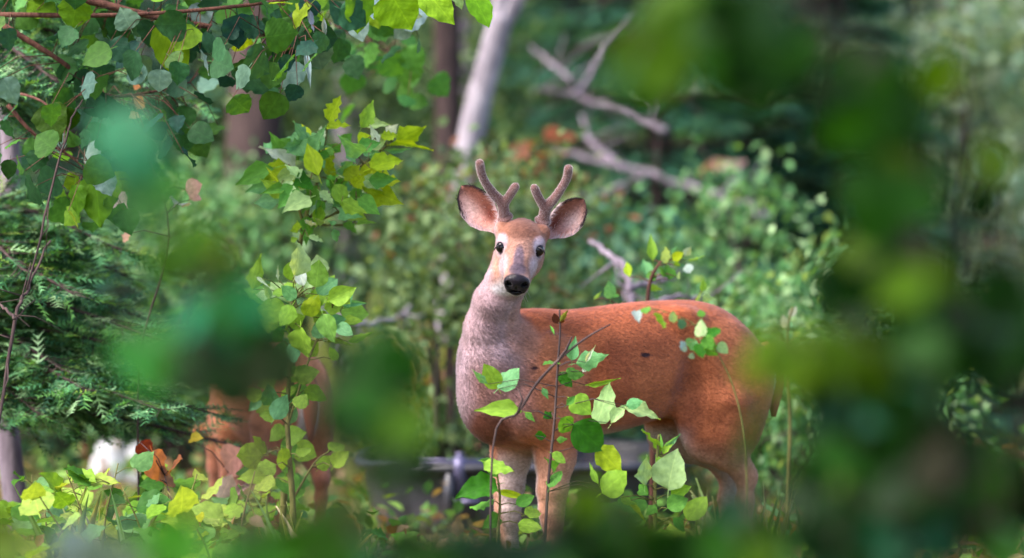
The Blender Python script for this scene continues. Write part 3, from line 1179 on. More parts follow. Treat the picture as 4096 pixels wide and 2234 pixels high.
# ---- low plant left of the fore legs
Y2 = -.85
stemC = [W(2010, 2420, Y2), W(1990, 2200, Y2), W(2000, 2000, Y2), W(1985, 1880, Y2)]
stemC[0].z = -.02
root = thing("seedling", "seedling with rounded green leaves growing against the buck's fore leg", "seedling", foot(stemC[0]))
LC = [((252, 1000), (410, 1046), .62, BR), ((315, 1120), (105, 1165), .55, DG), ((320, 1160), (474, 1190), .26, YG), ((470, 1285), (562, 1262), .62, BR),
      ((330, 1060), (240, 985), .6, MG), ((300, 1210), (170, 1240), .6, MG), ((420, 1230), (520, 1180), .5, MG), ((330, 1290), (250, 1350), .6, MG), ((430, 1330), (560, 1360), .5, BR)]
ends = []
for a, b_, wf, c in LC:
    yb = Y2 + random.uniform(-.05, .05)
    p, q = W(*Z2(*a), yb), W(*Z2(*b_), yb + random.uniform(-.05, .05))
    put_leaf(root, ROUND if wf > .5 else OVATE, p, q, wf, c)
    ends.append(p)
plant_stem(root, [(stemC, .006, .003)], ends, M_STEM)

# ---- sprig hanging in front of the rump
Y3 = -1.5
stemD = [W(2980, 2440, Y3), W(2990, 2000, Y3), W(2960, 1650, Y3), W(2880, 1430, Y3), W(2780, 1300, Y3), W(2640, 1240, Y3)]
stemD[0].z = -.02
root = thing("sprig", "thin arching sprig with a clump of small green leaves before the buck's rump", "sprig", foot(stemD[0]))
LD = [((1120, 205), (1105, 165), .7, MG), ((1190, 210), (1215, 282), .7, BR), ((1262, 255), (1258, 195), .5, PA), ((1320, 285), (1290, 235), .8, (90, 140, 110)), ((1415, 225), (1405, 185), .9, MG),
      ((1405, 330), (1412, 232), .5, PA), ((1450, 335), (1510, 270), .65, DG), ((1430, 330), (1470, 400), .8, MG), ((1375, 345), (1350, 410), .9, TL), ((1500, 370), (1556, 420), .7, PA),
      ((1330, 370), (1305, 400), .6, (170, 200, 215)), ((1350, 425), (1375, 450), .7, (170, 200, 215)), ((1440, 380), (1500, 435), .7, MG), ((1395, 370), (1420, 440), .6, DG), ((1060, 195), (1078, 240), .5, (170, 190, 200))]
ends = []
for a, b_, wf, c in LD:
    yb = Y3 + random.uniform(-.06, .05)
    p, q = W(*Z2(*a), yb), W(*Z2(*b_), yb + random.uniform(-.05, .05))
    put_leaf(root, ROUND, p, q, wf, c)
    ends.append(p)
plant_stem(root, [(stemD, .0035, .001)], ends, M_STEM, rtw=.0012)

# ---- sapling beyond the buck's back
Y4 = .85
stemE = [W(2600, 2300, Y4), W(2610, 1800, Y4), W(2590, 1300, Y4), W(2600, 1130, Y4), W(2640, 1050, Y4)]
stemE[0].z = -.02
root = thing("sapling", "pale leafed sapling rising just beyond the middle of the buck's back", "sapling", foot(stemE[0]))
LE = [((592, 372), (572, 122), .32, BR), ((385, 520), (345, 362), .34, YG), ((552, 525), (505, 320), .40, TL), ((560, 470), (610, 560), .7, MG), ((555, 600), (675, 640), .42, BR),
      ((720, 395), (696, 240), .5, PA), ((770, 360), (862, 300), .5, YG), ((740, 540), (742, 400), .85, MG), ((880, 330), (948, 226), .40, WH), ((900, 400), (934, 496), .5, WH),
      ((900, 370), (1080, 338), .12, BR), ((760, 300), (820, 240), .4, TL), ((720, 500), (640, 440), .5, MG), ((810, 520), (860, 480), .4, PA), ((820, 420), (800, 380), .6, BR),
      ((205, 715), (195, 560), .62, TL), ((215, 700), (272, 640), .5, MG), ((60, 725), (130, 650), .3, BR), ((1040, 655), (1056, 528), .46, BR), ((1045, 640), (1116, 600), .45, PA), ((1040, 705), (1140, 712), .46, PA), ((985, 745), (1030, 660), .26, PA)]
ends = []
for a, b_, wf, c in LE:
    yb = Y4 + random.uniform(-.06, .05)
    p, q = W(*Z4(*a), yb), W(*Z4(*b_), yb + random.uniform(-.05, .05))
    put_leaf(root, LANCE if wf < .5 else OVATE, p, q, wf, c)
    ends.append(p)
plant_stem(root, [(stemE, .012, .004), ([W(2600, 1300, Y4), W(2760, 1210, Y4), W(2800, 1180, Y4)], .004, .002), ([W(2600, 1290, Y4), W(2480, 1230, Y4), W(2430, 1190, Y4)], .004, .002)], ends, M_TWIG)

Y5 = 1.4
stemF = [W(3150, 2200, Y5), W(3160, 1700, Y5), W(3150, 1350, Y5), W(3170, 1230, Y5)]
stemF[0].z = -.02
root = thing("sapling", "whitish leafed sapling shoot standing behind the buck's rump", "sapling", foot(stemF[0]))
ends = []
for a, b_, wf, c in [((1790, 990), (1775, 865), .5, WH), ((1830, 880), (1895, 785), .5, (190, 200, 190)), ((1810, 1000), (1850, 920), .5, TL), ((1800, 1110), (1840, 1030), .5, TL), ((1790, 1200), (1760, 1120), .5, MG), ((1850, 1150), (1930, 1080), .4, MG), ((1950, 1240), (2010, 1180), .4, BR)]:
    p, q = W(*Z4(*a), Y5), W(*Z4(*b_), Y5 + random.uniform(-.04, .04))
    put_leaf(root, OVATE, p, q, wf, c)
    ends.append(p)
plant_stem(root, [(stemF, .008, .003)], ends, M_STEM)

# ---- ash-like sapling left of the buck: upper spray and lower spray
Y6 = .35
Z6 = lambda x, y: (900 + .4627 * x, 350 + .4627 * y)
stemG = [W(1120, 2330, Y6), W(1140, 1900, Y6), W(1165, 1500, Y6), W(1180, 1150, Y6), W(1215, 900, Y6), W(1260, 760, Y6), W(1290, 640, Y6)]
stemG[0].z = -.02
root = thing("sapling", "tall sapling with a wide spray of bright pointed leaves below the aspen boughs", "sapling", foot(stemG[0]))
LG = [((900, 300), (985, 70), .50, YG), ((870, 350), (1075, 312), .36, YG), ((840, 460), (830, 325), .42, WH), ((720, 440), (560, 300), .50, TL), ((700, 500), (520, 520), .5, TL),
      ((620, 720), (345, 480), .36, WH), ((640, 790), (540, 640), .6, PA), ((420, 700), (60, 830), .40, MG), ((480, 840), (340, 670), .2, YG), ((530, 870), (320, 900), .38, MG), ((740, 800), (600, 830), .8, DG),
      ((830, 650), (990, 760), .6, YG), ((820, 820), (690, 680), .36, PA), ((1010, 480), (1100, 400), .8, MG), ((1180, 350), (1300, 110), .46, BR), ((1200, 330), (1420, 300), .40, PA), ((1330, 480), (1250, 330), .38, WH),
      ((1400, 400), (1490, 330), .7, WH), ((1150, 500), (1260, 420), .8, YG), ((1480, 480), (1750, 320), .50, YG), ((1400, 500), (1810, 500), .14, YG), ((1350, 440), (1500, 400), .5, YG), ((1380, 540), (1620, 545), .2, TL),
      ((1180, 560), (1340, 560), .4, TL), ((1000, 560), (900, 480), .6, MG), ((1060, 560), (1130, 650), .6, TL), ((1180, 870), (1450, 890), .52, YG), ((1110, 860), (1200, 760), .7, YG), ((1250, 780), (1360, 710), .6, YG), ((1160, 960), (1300, 1050), .5, TL),
      ((1030, 1000), (900, 860), .4, MG), ((960, 960), (1070, 900), .5, PA), ((860, 700), (760, 600), .5, TL), ((900, 600), (800, 560), .6, MG), ((1000, 650), (1080, 720), .6, TL), ((780, 560), (740, 480), .5, WH),
      ((620, 1260), (610, 1140), .62, BR), ((740, 1200), (730, 1120), .5, WH), ((820, 1200), (800, 1110), .4, PA), ((930, 1200), (910, 1120), .45, TL), ((930, 1230), (990, 1350), .5, TL), ((1030, 1170), (1140, 1250), .46, MG), ((1130, 1190), (1320, 1150), .26, BR), ((570, 1330), (630, 1300), .7, BR), ((720, 1290), (860, 1330), .34, PA),
      ((700, 560), (600, 640), .5, TL), ((860, 540), (960, 600), .5, MG), ((1240, 600), (1380, 640), .4, TL), ((900, 800), (1000, 880), .5, MG), ((820, 900), (940, 1000), .4, PA)]
ends = []
for a, b_, wf, c in LG:
    yb = Y6 - .1 + random.uniform(-.14, .1)
    p, q = W(*Z6(*a), yb), W(*Z6(*b_), yb + random.uniform(-.06, .06))
    put_leaf(root, TOOTH if random.random() < .35 and wf > .3 else LANCE, p, q, wf, c)
    ends.append(p)
def fill(root, ctr, rad, n, y, L, cols, shapes, ends, wf=(.4, .7)):
    for k in range(n):
        a, r = random.uniform(0, 6.28), math.sqrt(random.random())
        p = W(ctr[0] + rad[0] * r * math.cos(a), ctr[1] + rad[1] * r * math.sin(a), y + random.gauss(0, .1))
        d = Vector((math.cos(a) + random.gauss(0, .5), random.gauss(0, .5), -math.sin(a) * .6 + random.gauss(0, .5))).normalized()
        put_leaf(root, shapes, p, p + d * L * pxm(y) * random.uniform(.7, 1.3), random.uniform(*wf), random.choice(cols), (random.gauss(0, .4), -1, .4))
        ends.append(p)


fill(root, (1330, 680), (240, 130), 44, Y6 - .1, 125, [BR, TL, MG, PA, YG, (110, 186, 90)], LANCE + TOOTH, ends)
fill(root, (1280, 800), (160, 80), 14, Y6, 95, [BR, TL, MG, PA], LANCE, ends)
plant_stem(root, [(stemG, .013, .004), ([stemG[4], W(1360, 740, Y6), W(1540, 590, Y6), W(1640, 560, Y6)], .005, .002), ([stemG[4], W(1330, 860, Y6), W(1470, 770, Y6)], .005, .002), ([stemG[4], W(1170, 760, Y6), W(1120, 690, Y6)], .005, .002), ([stemG[4], W(1380, 900, Y6), W(1450, 890, Y6)], .004, .002)], ends, M_STEM)

Y7 = .05
Z7 = lambda x, y: (900 + .7472 * x, 950 + .7472 * y)
stemH = [W(1180, 2350, Y7), W(1170, 2000, Y7), W(1150, 1700, Y7), W(1160, 1400, Y7), W(1175, 1200, Y7)]
stemH[0].z = -.02
root = thing("sapling", "bushy light green sapling standing in front of the second deer", "sapling", foot(stemH[0]))
LH = [((150, 280), (185, 100), .40, BR), ((420, 260), (385, 140), .46, WH), ((440, 280), (480, 180), .5, PA), ((530, 280), (585, 210), .5, BR), ((460, 350), (560, 290), .7, BR), ((430, 420), (500, 310), .6, YG), ((620, 360), (770, 350), .24, TL), ((600, 470), (680, 520), .5, TL),
      ((640, 380), (680, 300), .4, TL), ((490, 450), (600, 430), .5, BR), ((380, 330), (300, 260), .6, TL), ((340, 470), (420, 420), .7, BR), ((400, 520), (350, 440), .6, TL), ((440, 560), (500, 640), .6, BR), ((300, 560), (260, 470), .6, MG), ((270, 740), (230, 650), .5, BR), ((300, 740), (330, 640), .6, TL),
      ((420, 820), (550, 860), .6, (136, 186, 40)), ((540, 560), (680, 560), .28, (150, 190, 60)), ((660, 560), (800, 510), .3, (150, 190, 60)), ((600, 660), (560, 590), .5, BR), ((330, 1080), (420, 1040), .8, BR), ((360, 1180), (320, 1060), .6, MG), ((400, 1180), (450, 1110), .7, (136, 176, 60)), ((340, 1000), (380, 900), .5, TL),
      ((250, 900), (230, 800), .6, TL), ((300, 860), (380, 800), .6, BR), ((500, 1240), (560, 1170), .7, BR), ((580, 1230), (650, 1140), .7, (150, 190, 60)), ((560, 1140), (640, 1100), .6, BR), ((240, 330), (210, 230), .3, PA), ((285, 230), (280, 150), .2, WH), ((170, 215), (230, 260), .2, WH)]
ends = []
for a, b_, wf, c in LH:
    yb = Y7 + random.uniform(-.1, .1)
    p, q = W(*Z7(*a), yb), W(*Z7(*b_), yb + random.uniform(-.06, .06))
    put_leaf(root, OVATE if wf > .45 else LANCE, p, q, wf, c)
    ends.append(p)
fill(root, (1230, 1230), (150, 150), 34, Y7, 100, [BR, PA, BR, TL, (140, 196, 90)], OVATE, ends, (.55, .85))
fill(root, (1110, 1560), (80, 170), 20, Y7, 90, [BR, TL, MG, (150, 190, 80)], OVATE, ends, (.55, .85))
fill(root, (1120, 1850), (90, 110), 10, Y7, 90, [BR, (150, 190, 60), MG], OVATE, ends, (.55, .85))
plant_stem(root, [(stemH, .012, .004), ([stemH[2], W(1250, 1400, Y7), W(1330, 1250, Y7)], .005, .002), ([stemH[1], W(1260, 1850, Y7), W(1330, 1800, Y7)], .004, .002)], ends, M_STEM)


# ------------------------------------------------------------------ aspen at the left with its leafy boughs
def bough(root, pts, r0, nleaf, spread, cols, Lpx, shapes, y, droop=.6, part="branch", wf=(.7, 1.0), ydep=.25):
    br = spline(pts, 20)
    ends, made = [], []
    for k in range(nleaf):
        s = random.random() ** .8
        p = br[min(20, int(s * 20.99))]
        q = p + Vector((random.gauss(0, spread * .7), random.gauss(0, ydep), random.gauss(-spread * .45, spread * .6)))
        L = Lpx * pxm(y) * random.uniform(.7, 1.25)
        d = Vector((random.gauss(0, .6), random.gauss(0, .5), -droop + random.gauss(0, .55))).normalized()
        c = random.choice(cols)
        n = Vector((random.gauss(0, .5), -1 + random.gauss(0, .5), .3 + random.gauss(0, .4)))
        put_leaf(root, shapes, q, q + d * L, random.uniform(*wf), c, n)
        ends.append(q)
    plant_stem(root, [(pts, r0, r0 * .25)], ends, M_TWIG, part, .0018)


YT = .1
tr = W(28, 900, YT)
aspen = thing("aspen_tree", "grey barked aspen tree whose rounded dark leaves hang over the fir", "tree", Vector((tr.x - .05, YT + 1.5, 0)))
J = Joined()
tp = [Vector((tr.x - .05, YT + 1.5, -.05)), W(10, 1500, YT + 1.5), W(30, 900, YT + 1.5), W(36, 500, YT + 1.5), W(-60, -100, YT + 1.4), Vector((tr.x - .2, YT + 1.3, 3.2)), Vector((tr.x + .1, YT + 1.2, 5.2))]
J.add(tube(spline(tp, 26), lerps([.045, .038, .034, .032, .030, .026, .02], 26), 12, .05))
J.build("trunk", M_BARK_GREY, aspen, aspen.location)
DKC = [(40, 86, 84), (48, 92, 74), (60, 112, 62), (66, 118, 80), (78, 128, 52), (50, 96, 60), (120, 160, 150)]
MXC = [(60, 112, 62), (84, 142, 60), (120, 170, 40), (150, 184, 40), (70, 120, 90), (150, 180, 190), (96, 156, 84)]
bough(aspen, [W(0, -90, YT), W(400, 15, YT), W(700, 85, YT), W(1030, 132, YT), W(1180, 160, YT)], .016, 105, .13, DKC, 110, ROUND, YT)
bough(aspen, [W(10, 100, YT), W(250, 250, YT), W(420, 380, YT + .1), W(600, 370, YT + .15), W(760, 330, YT + .2)], .010, 50, .12, DKC, 100, ROUND, YT)
bough(aspen, [W(0, -200, YT), W(700, -120, YT), W(1250, -60, YT + .3), W(1600, 0, YT + .4)], .014, 100, .10, MXC, 105, ROUND, YT)
bough(aspen, [W(30, 420, YT), W(140, 540, YT), W(300, 640, YT), W(400, 760, YT)], .008, 32, .09, DKC + MXC, 100, ROUND, YT)
bough(aspen, [W(0, -260, YT + 1.2), W(900, -60, YT + 1.4), W(1350, 110, YT + 1.6), W(1640, 260, YT + 1.7)], .010, 40, .11, [(96, 156, 70), (84, 142, 60), (110, 170, 90), (70, 130, 70)], 105, ROUND, YT)
# some single hanging leaves that stand out
ends = []
for a, b_, wf, c in [((660, 90), (720, 330), .52, (136, 176, 30)), ((780, 110), (700, 200), .8, (130, 176, 40)), ((1560, -30), (1650, 120), 1.0, (150, 196, 34)), ((1700, -40), (1810, 90), .6, (150, 200, 50)), ((1890, -20), (1960, 105), .6, (130, 190, 40)),
                     ((1420, -30), (1450, 140), .7, (110, 170, 50)), ((1820, -60), (1850, 40), .5, PA), ((380, 700), (400, 910), .62, (96, 146, 20)), ((300, 740), (310, 870), .6, (90, 140, 24)), ((450, 720), (470, 790), .6, (120, 160, 30)), ((950, 60), (960, 200), .9, (46, 92, 98)), ((905, 150), (950, 90), .9, (44, 90, 80)),
                     ((540, 260), (580, 330), .22, (170, 200, 210)), ((800, 200), (845, 300), .2, (180, 210, 215)), ((1050, 180), (1062, 260), .22, (190, 200, 230)), ((1240, 40), (1250, 130), .3, (200, 210, 240)), ((1295, 70), (1300, 170), .2, (200, 210, 240)), ((1220, 210), (1245, 350), .18, (170, 200, 215)),
                     ((190, 420), (230, 560), .8, (60, 96, 20)), ((260, 430), (270, 530), .9, (54, 90, 18)), ((40, 640), (30, 720), .7, (30, 70, 16))]:
    p = W(*a, YT - .15)
    put_leaf(aspen, ROUND if wf > .4 else LANCE, p, W(*b_, YT - .15 + random.uniform(-.05, .05)), wf, c)
    ends.append(p)
plant_stem(aspen, [([W(0, 60, YT - .1), W(500, 60, YT - .15), W(1000, 20, YT - .15), W(1500, -60, YT - .15), W(1900, -70, YT - .15)], .008, .003), ([W(20, 360, YT + .3), W(200, 430, YT - .1), W(380, 690, YT - .15)], .006, .002)], ends, M_TWIG, "branch", .0018)

# ------------------------------------------------------------------ leaf masses for shrubs and crowns (too many to tell apart)
def leaf_cloud(name, cen, size, cols, m, parent, up=.5, elong=1.5):
    n = len(cen)
    d = RNG.normal(0, 1, (n, 3)) + np.array([0, 0, -.3])
    d /= np.linalg.norm(d, axis=1)[:, None]
    nn = RNG.normal(0, 1, (n, 3)) + np.array([0, -.3, up])
    s = np.cross(d, nn)
    s /= np.linalg.norm(s, axis=1)[:, None] + 1e-6
    nn = np.cross(s, d)
    L = size * RNG.uniform(.6, 1.3, (n, 1))
    wd = L / elong * .5
    b0 = cen - d * L * .5
    lift = nn * wd * .35
    v = np.stack([b0, b0 + d * L * .30 + s * wd * .9 + lift, b0 + d * L * .62 + s * wd * .8 + lift, b0 + d * L, b0 + d * L * .62 - s * wd * .8 + lift, b0 + d * L * .30 - s * wd * .9 + lift], 1).reshape(-1, 3)
    i = np.arange(n)[:, None] * 6
    f = np.concatenate([i + np.array([[0, 1, 2]]), i + np.array([[0, 2, 3]]), i + np.array([[0, 3, 4]]), i + np.array([[0, 4, 5]])], 1).reshape(-1, 3)
    pal = np.array([S(*c) for c in cols]) * LEAF_GAIN
    c = pal[RNG.integers(0, len(pal), n)] * RNG.uniform(.7, 1.35, (n, 1))
    o = link(name, mesh_data(name, v, f, m, True, np.repeat(c, 6, axis=0)), parent)
    o["kind"] = "stuff"
    return o


def clump_points(nclump, per, ctr, rad, sig, shell=.35):
    u = RNG.normal(0, 1, (nclump, 3))
    u /= np.linalg.norm(u, axis=1)[:, None]
    r = RNG.uniform(shell, 1, (nclump, 1)) ** .6
    c = np.array(ctr) + u * r * np.array(rad)
    p = np.repeat(c, per, axis=0) + RNG.normal(0, 1, (nclump * per, 3)) * np.array(sig)
    return c, p


def bush(name, label, x, y, h, r, cols, nclump=34, per=70, leaf=.07, group=None, bark=None, sig=.13, zlow=.0):
    root = thing(name, label, "bush", (x, y, 0), group)
    ctr = (0, 0, (h + zlow) / 2 + .05)
    c, p = clump_points(nclump, per, ctr, (r, r * .8, (h - zlow) / 2), (sig, sig, sig * .7))
    p = p[p[:, 2] > .02]
    leaf_cloud("foliage", p, leaf, cols, M_CROWN, root)
    J = Joined()
    for k in range(0, nclump, 2):
        e = Vector(c[k])
        a = Vector((random.gauss(0, .06), random.gauss(0, .06), -.03))
        mid = a.lerp(e, .5) + Vector((random.gauss(0, .1), random.gauss(0, .1), .12 * h))
        J.add(tube(spline([a, mid, e], 7), lerps([.016, .010, .004], 7), 5))
    J.build("stems", bark or M_BARK_DARK, root)
    return root


def tree(name, label, x, y, h, r, lean, bark, cols, crown_z, crown_r, nclump, per, leaf, group=None, branches=(), cat="tree"):
    root = thing(name, label, cat, (x, y, 0), group)
    J = Joined()
    n = 9
    path = [Vector((lean[0] * (i / n) ** 1.15 * h + random.gauss(0, .015), lean[1] * (i / n) * h + random.gauss(0, .015), h * i / n - .05)) for i in range(n + 1)]
    J.add(tube(spline(path, 30), lerps([r * 1.35, r * 1.05, r, r * .95, r * .9, r * .8, r * .6, r * .35], 30), 12, .05))
    top = path[-1]
    c, p = clump_points(nclump, per, (top.x * .8, top.y * .8, crown_z), crown_r, (.22, .22, .16))
    for k in range(0, nclump, 2):
        e = Vector(c[k])
        s = max(.25, min(.95, (e.z - .4) / h))
        a = path[int(s * n)]
        J.add(tube(spline([a, a.lerp(e, .5) + Vector((0, 0, .1)), e], 6), lerps([r * .35, r * .2, .006], 6), 6))
    J.build("trunk", bark, root)
    for bpts, r0 in branches:
        J = Joined()
        J.add(tube(spline([Vector(q) - Vector((x, y, 0)) for q in bpts], 14), lerps([r0, r0 * .75, r0 * .35], 14), 8, .08))
        J.build("branch", bark, root)
    if len(p):
        leaf_cloud("crown", p, leaf, cols, M_CROWN, root)
    return root


# ---- leaning grey tree, forked where it leaves the frame
YL = 5.5
bs = W(1880, 520, YL)
lt = thing("leaning_tree", "pale grey leaning tree trunk that forks high above the buck's head", "tree", (W(1790, 1650, YL).x, YL, 0))
J = Joined()
pt = [Vector((lt.location.x, YL, -.05)), W(1800, 1300, YL), W(1835, 900, YL), W(1890, 520, YL), W(1960, 240, YL), W(2010, 60, YL)]
J.add(tube(spline(pt, 24), lerps([.066, .060, .055, .052, .050, .048], 24), 14, .04))
fk = pt[-1]
J.add(tube(spline([W(1985, 140, YL), W(2080, -40, YL), W(2150, -300, YL), fk + Vector((.5, .3, 2.6))], 14), lerps([.040, .036, .030, .015], 14), 12, .04))
J.add(tube(spline([W(1990, 120, YL), W(2010, -60, YL), W(2000, -300, YL), fk + Vector((-.2, .2, 2.8))], 14), lerps([.038, .034, .028, .015], 14), 12, .04))
J.build("trunk", M_BARK_PALE, lt, lt.location)
c, p = clump_points(12, 90, (.3, .2, 5.2), (1.1, 1.0, .8), (.22, .22, .16))
leaf_cloud("crown", p, .08, [(84, 142, 60), (70, 120, 90)], M_CROWN, lt)

# ---- background wood: colours by stand
BLUEG = [(80, 134, 114), (98, 156, 130), (70, 120, 100), (140, 186, 158)]
MIDG = [(104, 160, 104), (128, 184, 122), (92, 146, 98), (172, 210, 158)]
OLIV = [(92, 122, 82), (112, 144, 96), (76, 104, 76), (146, 174, 122)]
PALE = [(190, 216, 190), (166, 200, 172), (212, 230, 214), (146, 184, 156)]
SPRU = [(56, 106, 92), (72, 126, 106), (48, 92, 82), (96, 150, 124)]
G1 = "bushes in the wood behind the clearing"
for (px, y, h, r, cols, ncl, lab, leaf) in [
    (1330, 7.5, 1.9, .75, OLIV, 24, "olive green bush in the dim wood behind the tall sapling", .07),
    (1640, 9.5, 2.2, .8, OLIV, 24, "olive green bush in the dim wood close to the slim dark trunk", .07),
    (1830, 4.3, 1.42, .30, OLIV, 15, "upright olive bush hiding the foot of the leaning tree", .06),
    (2010, 4.9, 1.25, .40, OLIV + [(150, 100, 80)], 15, "browned olive bush behind the buck's antlers", .06),
    (1600, 16.0, 3.8, 1.5, MIDG, 46, "mid green bush deep in the wood between the leaning trunk and the tall sapling", .09),
    (2250, 15.0, 3.8, 1.5, MIDG, 46, "mid green bush deep in the wood between the leaning trunk and the fallen limbs", .09),
    (2900, 13.0, 3.4, 1.4, MIDG, 44, "mid green bush deep in the wood beyond the fallen limb", .09),
    (1050, 15.0, 3.6, 1.4, BLUEG, 46, "blue green bush deep in the wood behind the tall sapling", .09),
    (500, 14.0, 3.4, 1.4, BLUEG, 46, "blue green bush deep in the wood behind the aspen boughs", .09),
    (80, 15.0, 3.6, 1.5, BLUEG, 46, "blue green bush deep in the wood behind the aspen trunk", .09),
    (3720, 9.0, 3.0, .9, PALE, 40, "pale silvery green bush under the far lilac trunk", .09),
    (4050, 10.5, 3.2, 1.2, PALE, 44, "widest pale silvery green bush in the open beyond the near leaves", .09),
    (3420, 15.5, 3.4, 1.3, PALE, 38, "hazy pale bush far beyond the spruces", .09),
    (2520, 5.6, 1.0, .55, BLUEG, 18, "low blue green bush just beyond the trough", .06),
    (3050, 5.4, 1.2, .6, MIDG, 20, "low green bush behind the buck's rump", .06),
    (3350, 3.6, .8, .5, MIDG, 18, "smallest low green bush beside the whitish sapling shoot", .06),
    (700, 6.6, 1.3, .7, MIDG, 24, "low mid green bush behind the fir boughs", .06),
    (1000, 8.5, 1.8, .8, BLUEG, 26, "low blue green bush beside the dark purplish trunk", .06)]:
    bush("bush", lab, W(px, 1117, y).x, y, h, r, cols, ncl, 150, leaf * .72, "bushes in the wood")

def spruce(px, y, h, r, label, group, cols=SPRU, tiers=17, dens=170):
    x = W(px, 1117, y).x
    root = thing("spruce_tree", label, "tree", (x, y, 0), group)
    J = Joined()
    J.add(tube([(0, 0, -.05), (0, 0, h * .5), (.02, 0, h)], [.07, .05, .01], 9, .05))
    J.build("trunk", M_BARK_DARK, root)
    P_, D_ = [], []
    for i in range(tiers):
        z = .12 + (h - .2) * i / tiers
        R_ = r * (1 - i / tiers) ** .75 * random.uniform(.8, 1.1)
        for k in range(7):
            a = 2 * math.pi * (k / 7 + random.random() * .1 + i * .37)
            tip = Vector((math.cos(a) * R_, math.sin(a) * R_, z - .16 * R_ + random.gauss(0, .04)))
            JB = Joined()
            JB.add(tube([(0, 0, z), (tip.x * .5, tip.y * .5, z + .03), tuple(tip)], [.012, .008, .003], 4))
            JB.build("bough", M_BARK_DARK, root)
            n_ = int(dens * max(.35, R_ / r))
            s = RNG.uniform(.12, 1.0, n_)
            base = np.array([0, 0, z]) + s[:, None] * (np.array(tip) - np.array([0, 0, z]))
            lat = np.array([-math.sin(a), math.cos(a), 0])
            off = RNG.normal(0, 1, n_) * (.05 + .20 * R_ * (1 - abs(s - .5)))
            P_.append(base + off[:, None] * lat * .6 + RNG.normal(0, .02, (n_, 3)))
            D_.append(np.tile(np.array([math.cos(a), math.sin(a), -.25]), (n_, 1)) + np.sign(off)[:, None] * lat * .8)
    P_, D_ = np.concatenate(P_), np.concatenate(D_) + RNG.normal(0, .15, (sum(map(len, P_)), 3))
    needle_cloud("needles", P_, D_, .10, cols, root)
    return root


def needle_cloud(name, p, d, size, cols, parent):
    """each spray: a thin shoot with needles to both sides, 6 slivers"""
    n = len(p)
    d = d / (np.linalg.norm(d, axis=1)[:, None] + 1e-6)
    nn = RNG.normal(0, .35, (n, 3)) + np.array([0, 0, 1.0])
    s = np.cross(d, nn)
    s /= np.linalg.norm(s, axis=1)[:, None] + 1e-6
    L = size * RNG.uniform(.6, 1.3, (n, 1))
    v, pal = [], np.array([S(*c) for c in cols]) * LEAF_GAIN
    for k, t in enumerate((0.05, .25, .45, .65, .85)):
        for sg in (-1, 1):
            b0 = p + d * L * t
            tip = b0 + d * L * .22 + s * L * .26 * sg * (1.15 - .5 * t) + RNG.normal(0, .004, (n, 3))
            v.append(np.stack([b0 - d * L * .03, b0 + d * L * .07, tip], 1))
    v.append(np.stack([p - s * .002, p + s * .002, p + d * L * 1.1], 1))
    v = np.stack(v, 1).reshape(-1, 3)
    kk = len(v) // n
    c = pal[RNG.integers(0, len(pal), n)] * RNG.uniform(.55, 1.7, (n, 1))
    o = link(name, mesh_data(name, v, np.arange(len(v)).reshape(-1, 3), M_CROWN, False, np.repeat(c, kk, axis=0)), parent)
    o["kind"] = "stuff"
    return o


for (px, y, h, r, lab) in [(2640, 7.6, 3.6, 1.0, "dark spruce tree in the shade beyond the middle of the buck's back"), (3020, 9.2, 4.2, 1.2, "tallest dark spruce tree in the shade beyond the buck's rump"),
                           (2280, 11.5, 4.2, 1.1, "dark spruce tree behind the fallen limbs beside the leaning tree"), (3330, 8.0, 2.4, .8, "small dark spruce tree next to the pale bushes"),
                           (1500, 13.0, 4.4, 1.1, "dark spruce tree in the wood between the leaning trunk and the tall sapling"), (820, 10.6, 4.0, 1.1, "dark spruce tree behind the purplish trunk"), (300, 7.6, 3.6, 1.1, "dark spruce tree standing behind the fir")]:
    spruce(px, y, h, r, lab, "spruces in the wood")

# ---- tall trees of the wood with trunks seen between the leaves
for (px, y, r, lean, bark, lab) in [
    (1775, 7.2, .055, (.01, 0), M_BARK_DARK, "slim dark brown tree trunk close behind the buck's neck"),
    (930, 7.0, .11, (.06, 0), M_BARK_DARK, "dark purplish tree trunk behind the tall sapling"),
    (1420, 9.5, .06, (-.02, 0), M_BARK_GREY, "thin grey tree trunk deep in the wood behind the tall sapling"),
    (1850, 10.5, .05, (.0, 0), M_BARK_GREY, "thin grey tree trunk rising in the wood by the leaning tree"),
    (3790, 13.5, .13, (.0, 0), M_BARK_PALE, "pale lilac tree trunk far off among the silvery bushes"),
    (2480, 17.0, .06, (.03, 0), M_BARK_GREY, "grey tree trunk far off beyond the fallen limbs"),
    (620, 14.0, .09, (-.02, 0), M_BARK_GREY, "grey tree trunk far off behind the fir"),
    ]:
    tree("woodland_tree", lab, W(px, 1117, y).x, y, 6.5, r, lean, bark, MIDG + OLIV, 5.6, (1.5, 1.4, 1.0), 12, 90, .09)

# ---- dense far wall of the wood
wall = []
for k in range(26):
    x, y = -9.5 + 19 * (k + random.uniform(-.3, .3)) / 25, random.uniform(23, 30)
    c, p = clump_points(46, 110, (x, y, 2.2), (1.3, 1.1, 2.4), (.20, .20, .14))
    wall.append(p[p[:, 2] > .05])
fw = leaf_cloud("far_thicket", np.concatenate(wall), .13, BLUEG + MIDG + OLIV + MIDG, M_CROWN, None)
tag(fw, "far thicket of blurred green woodland behind all the trees", "thicket", None, "stuff")

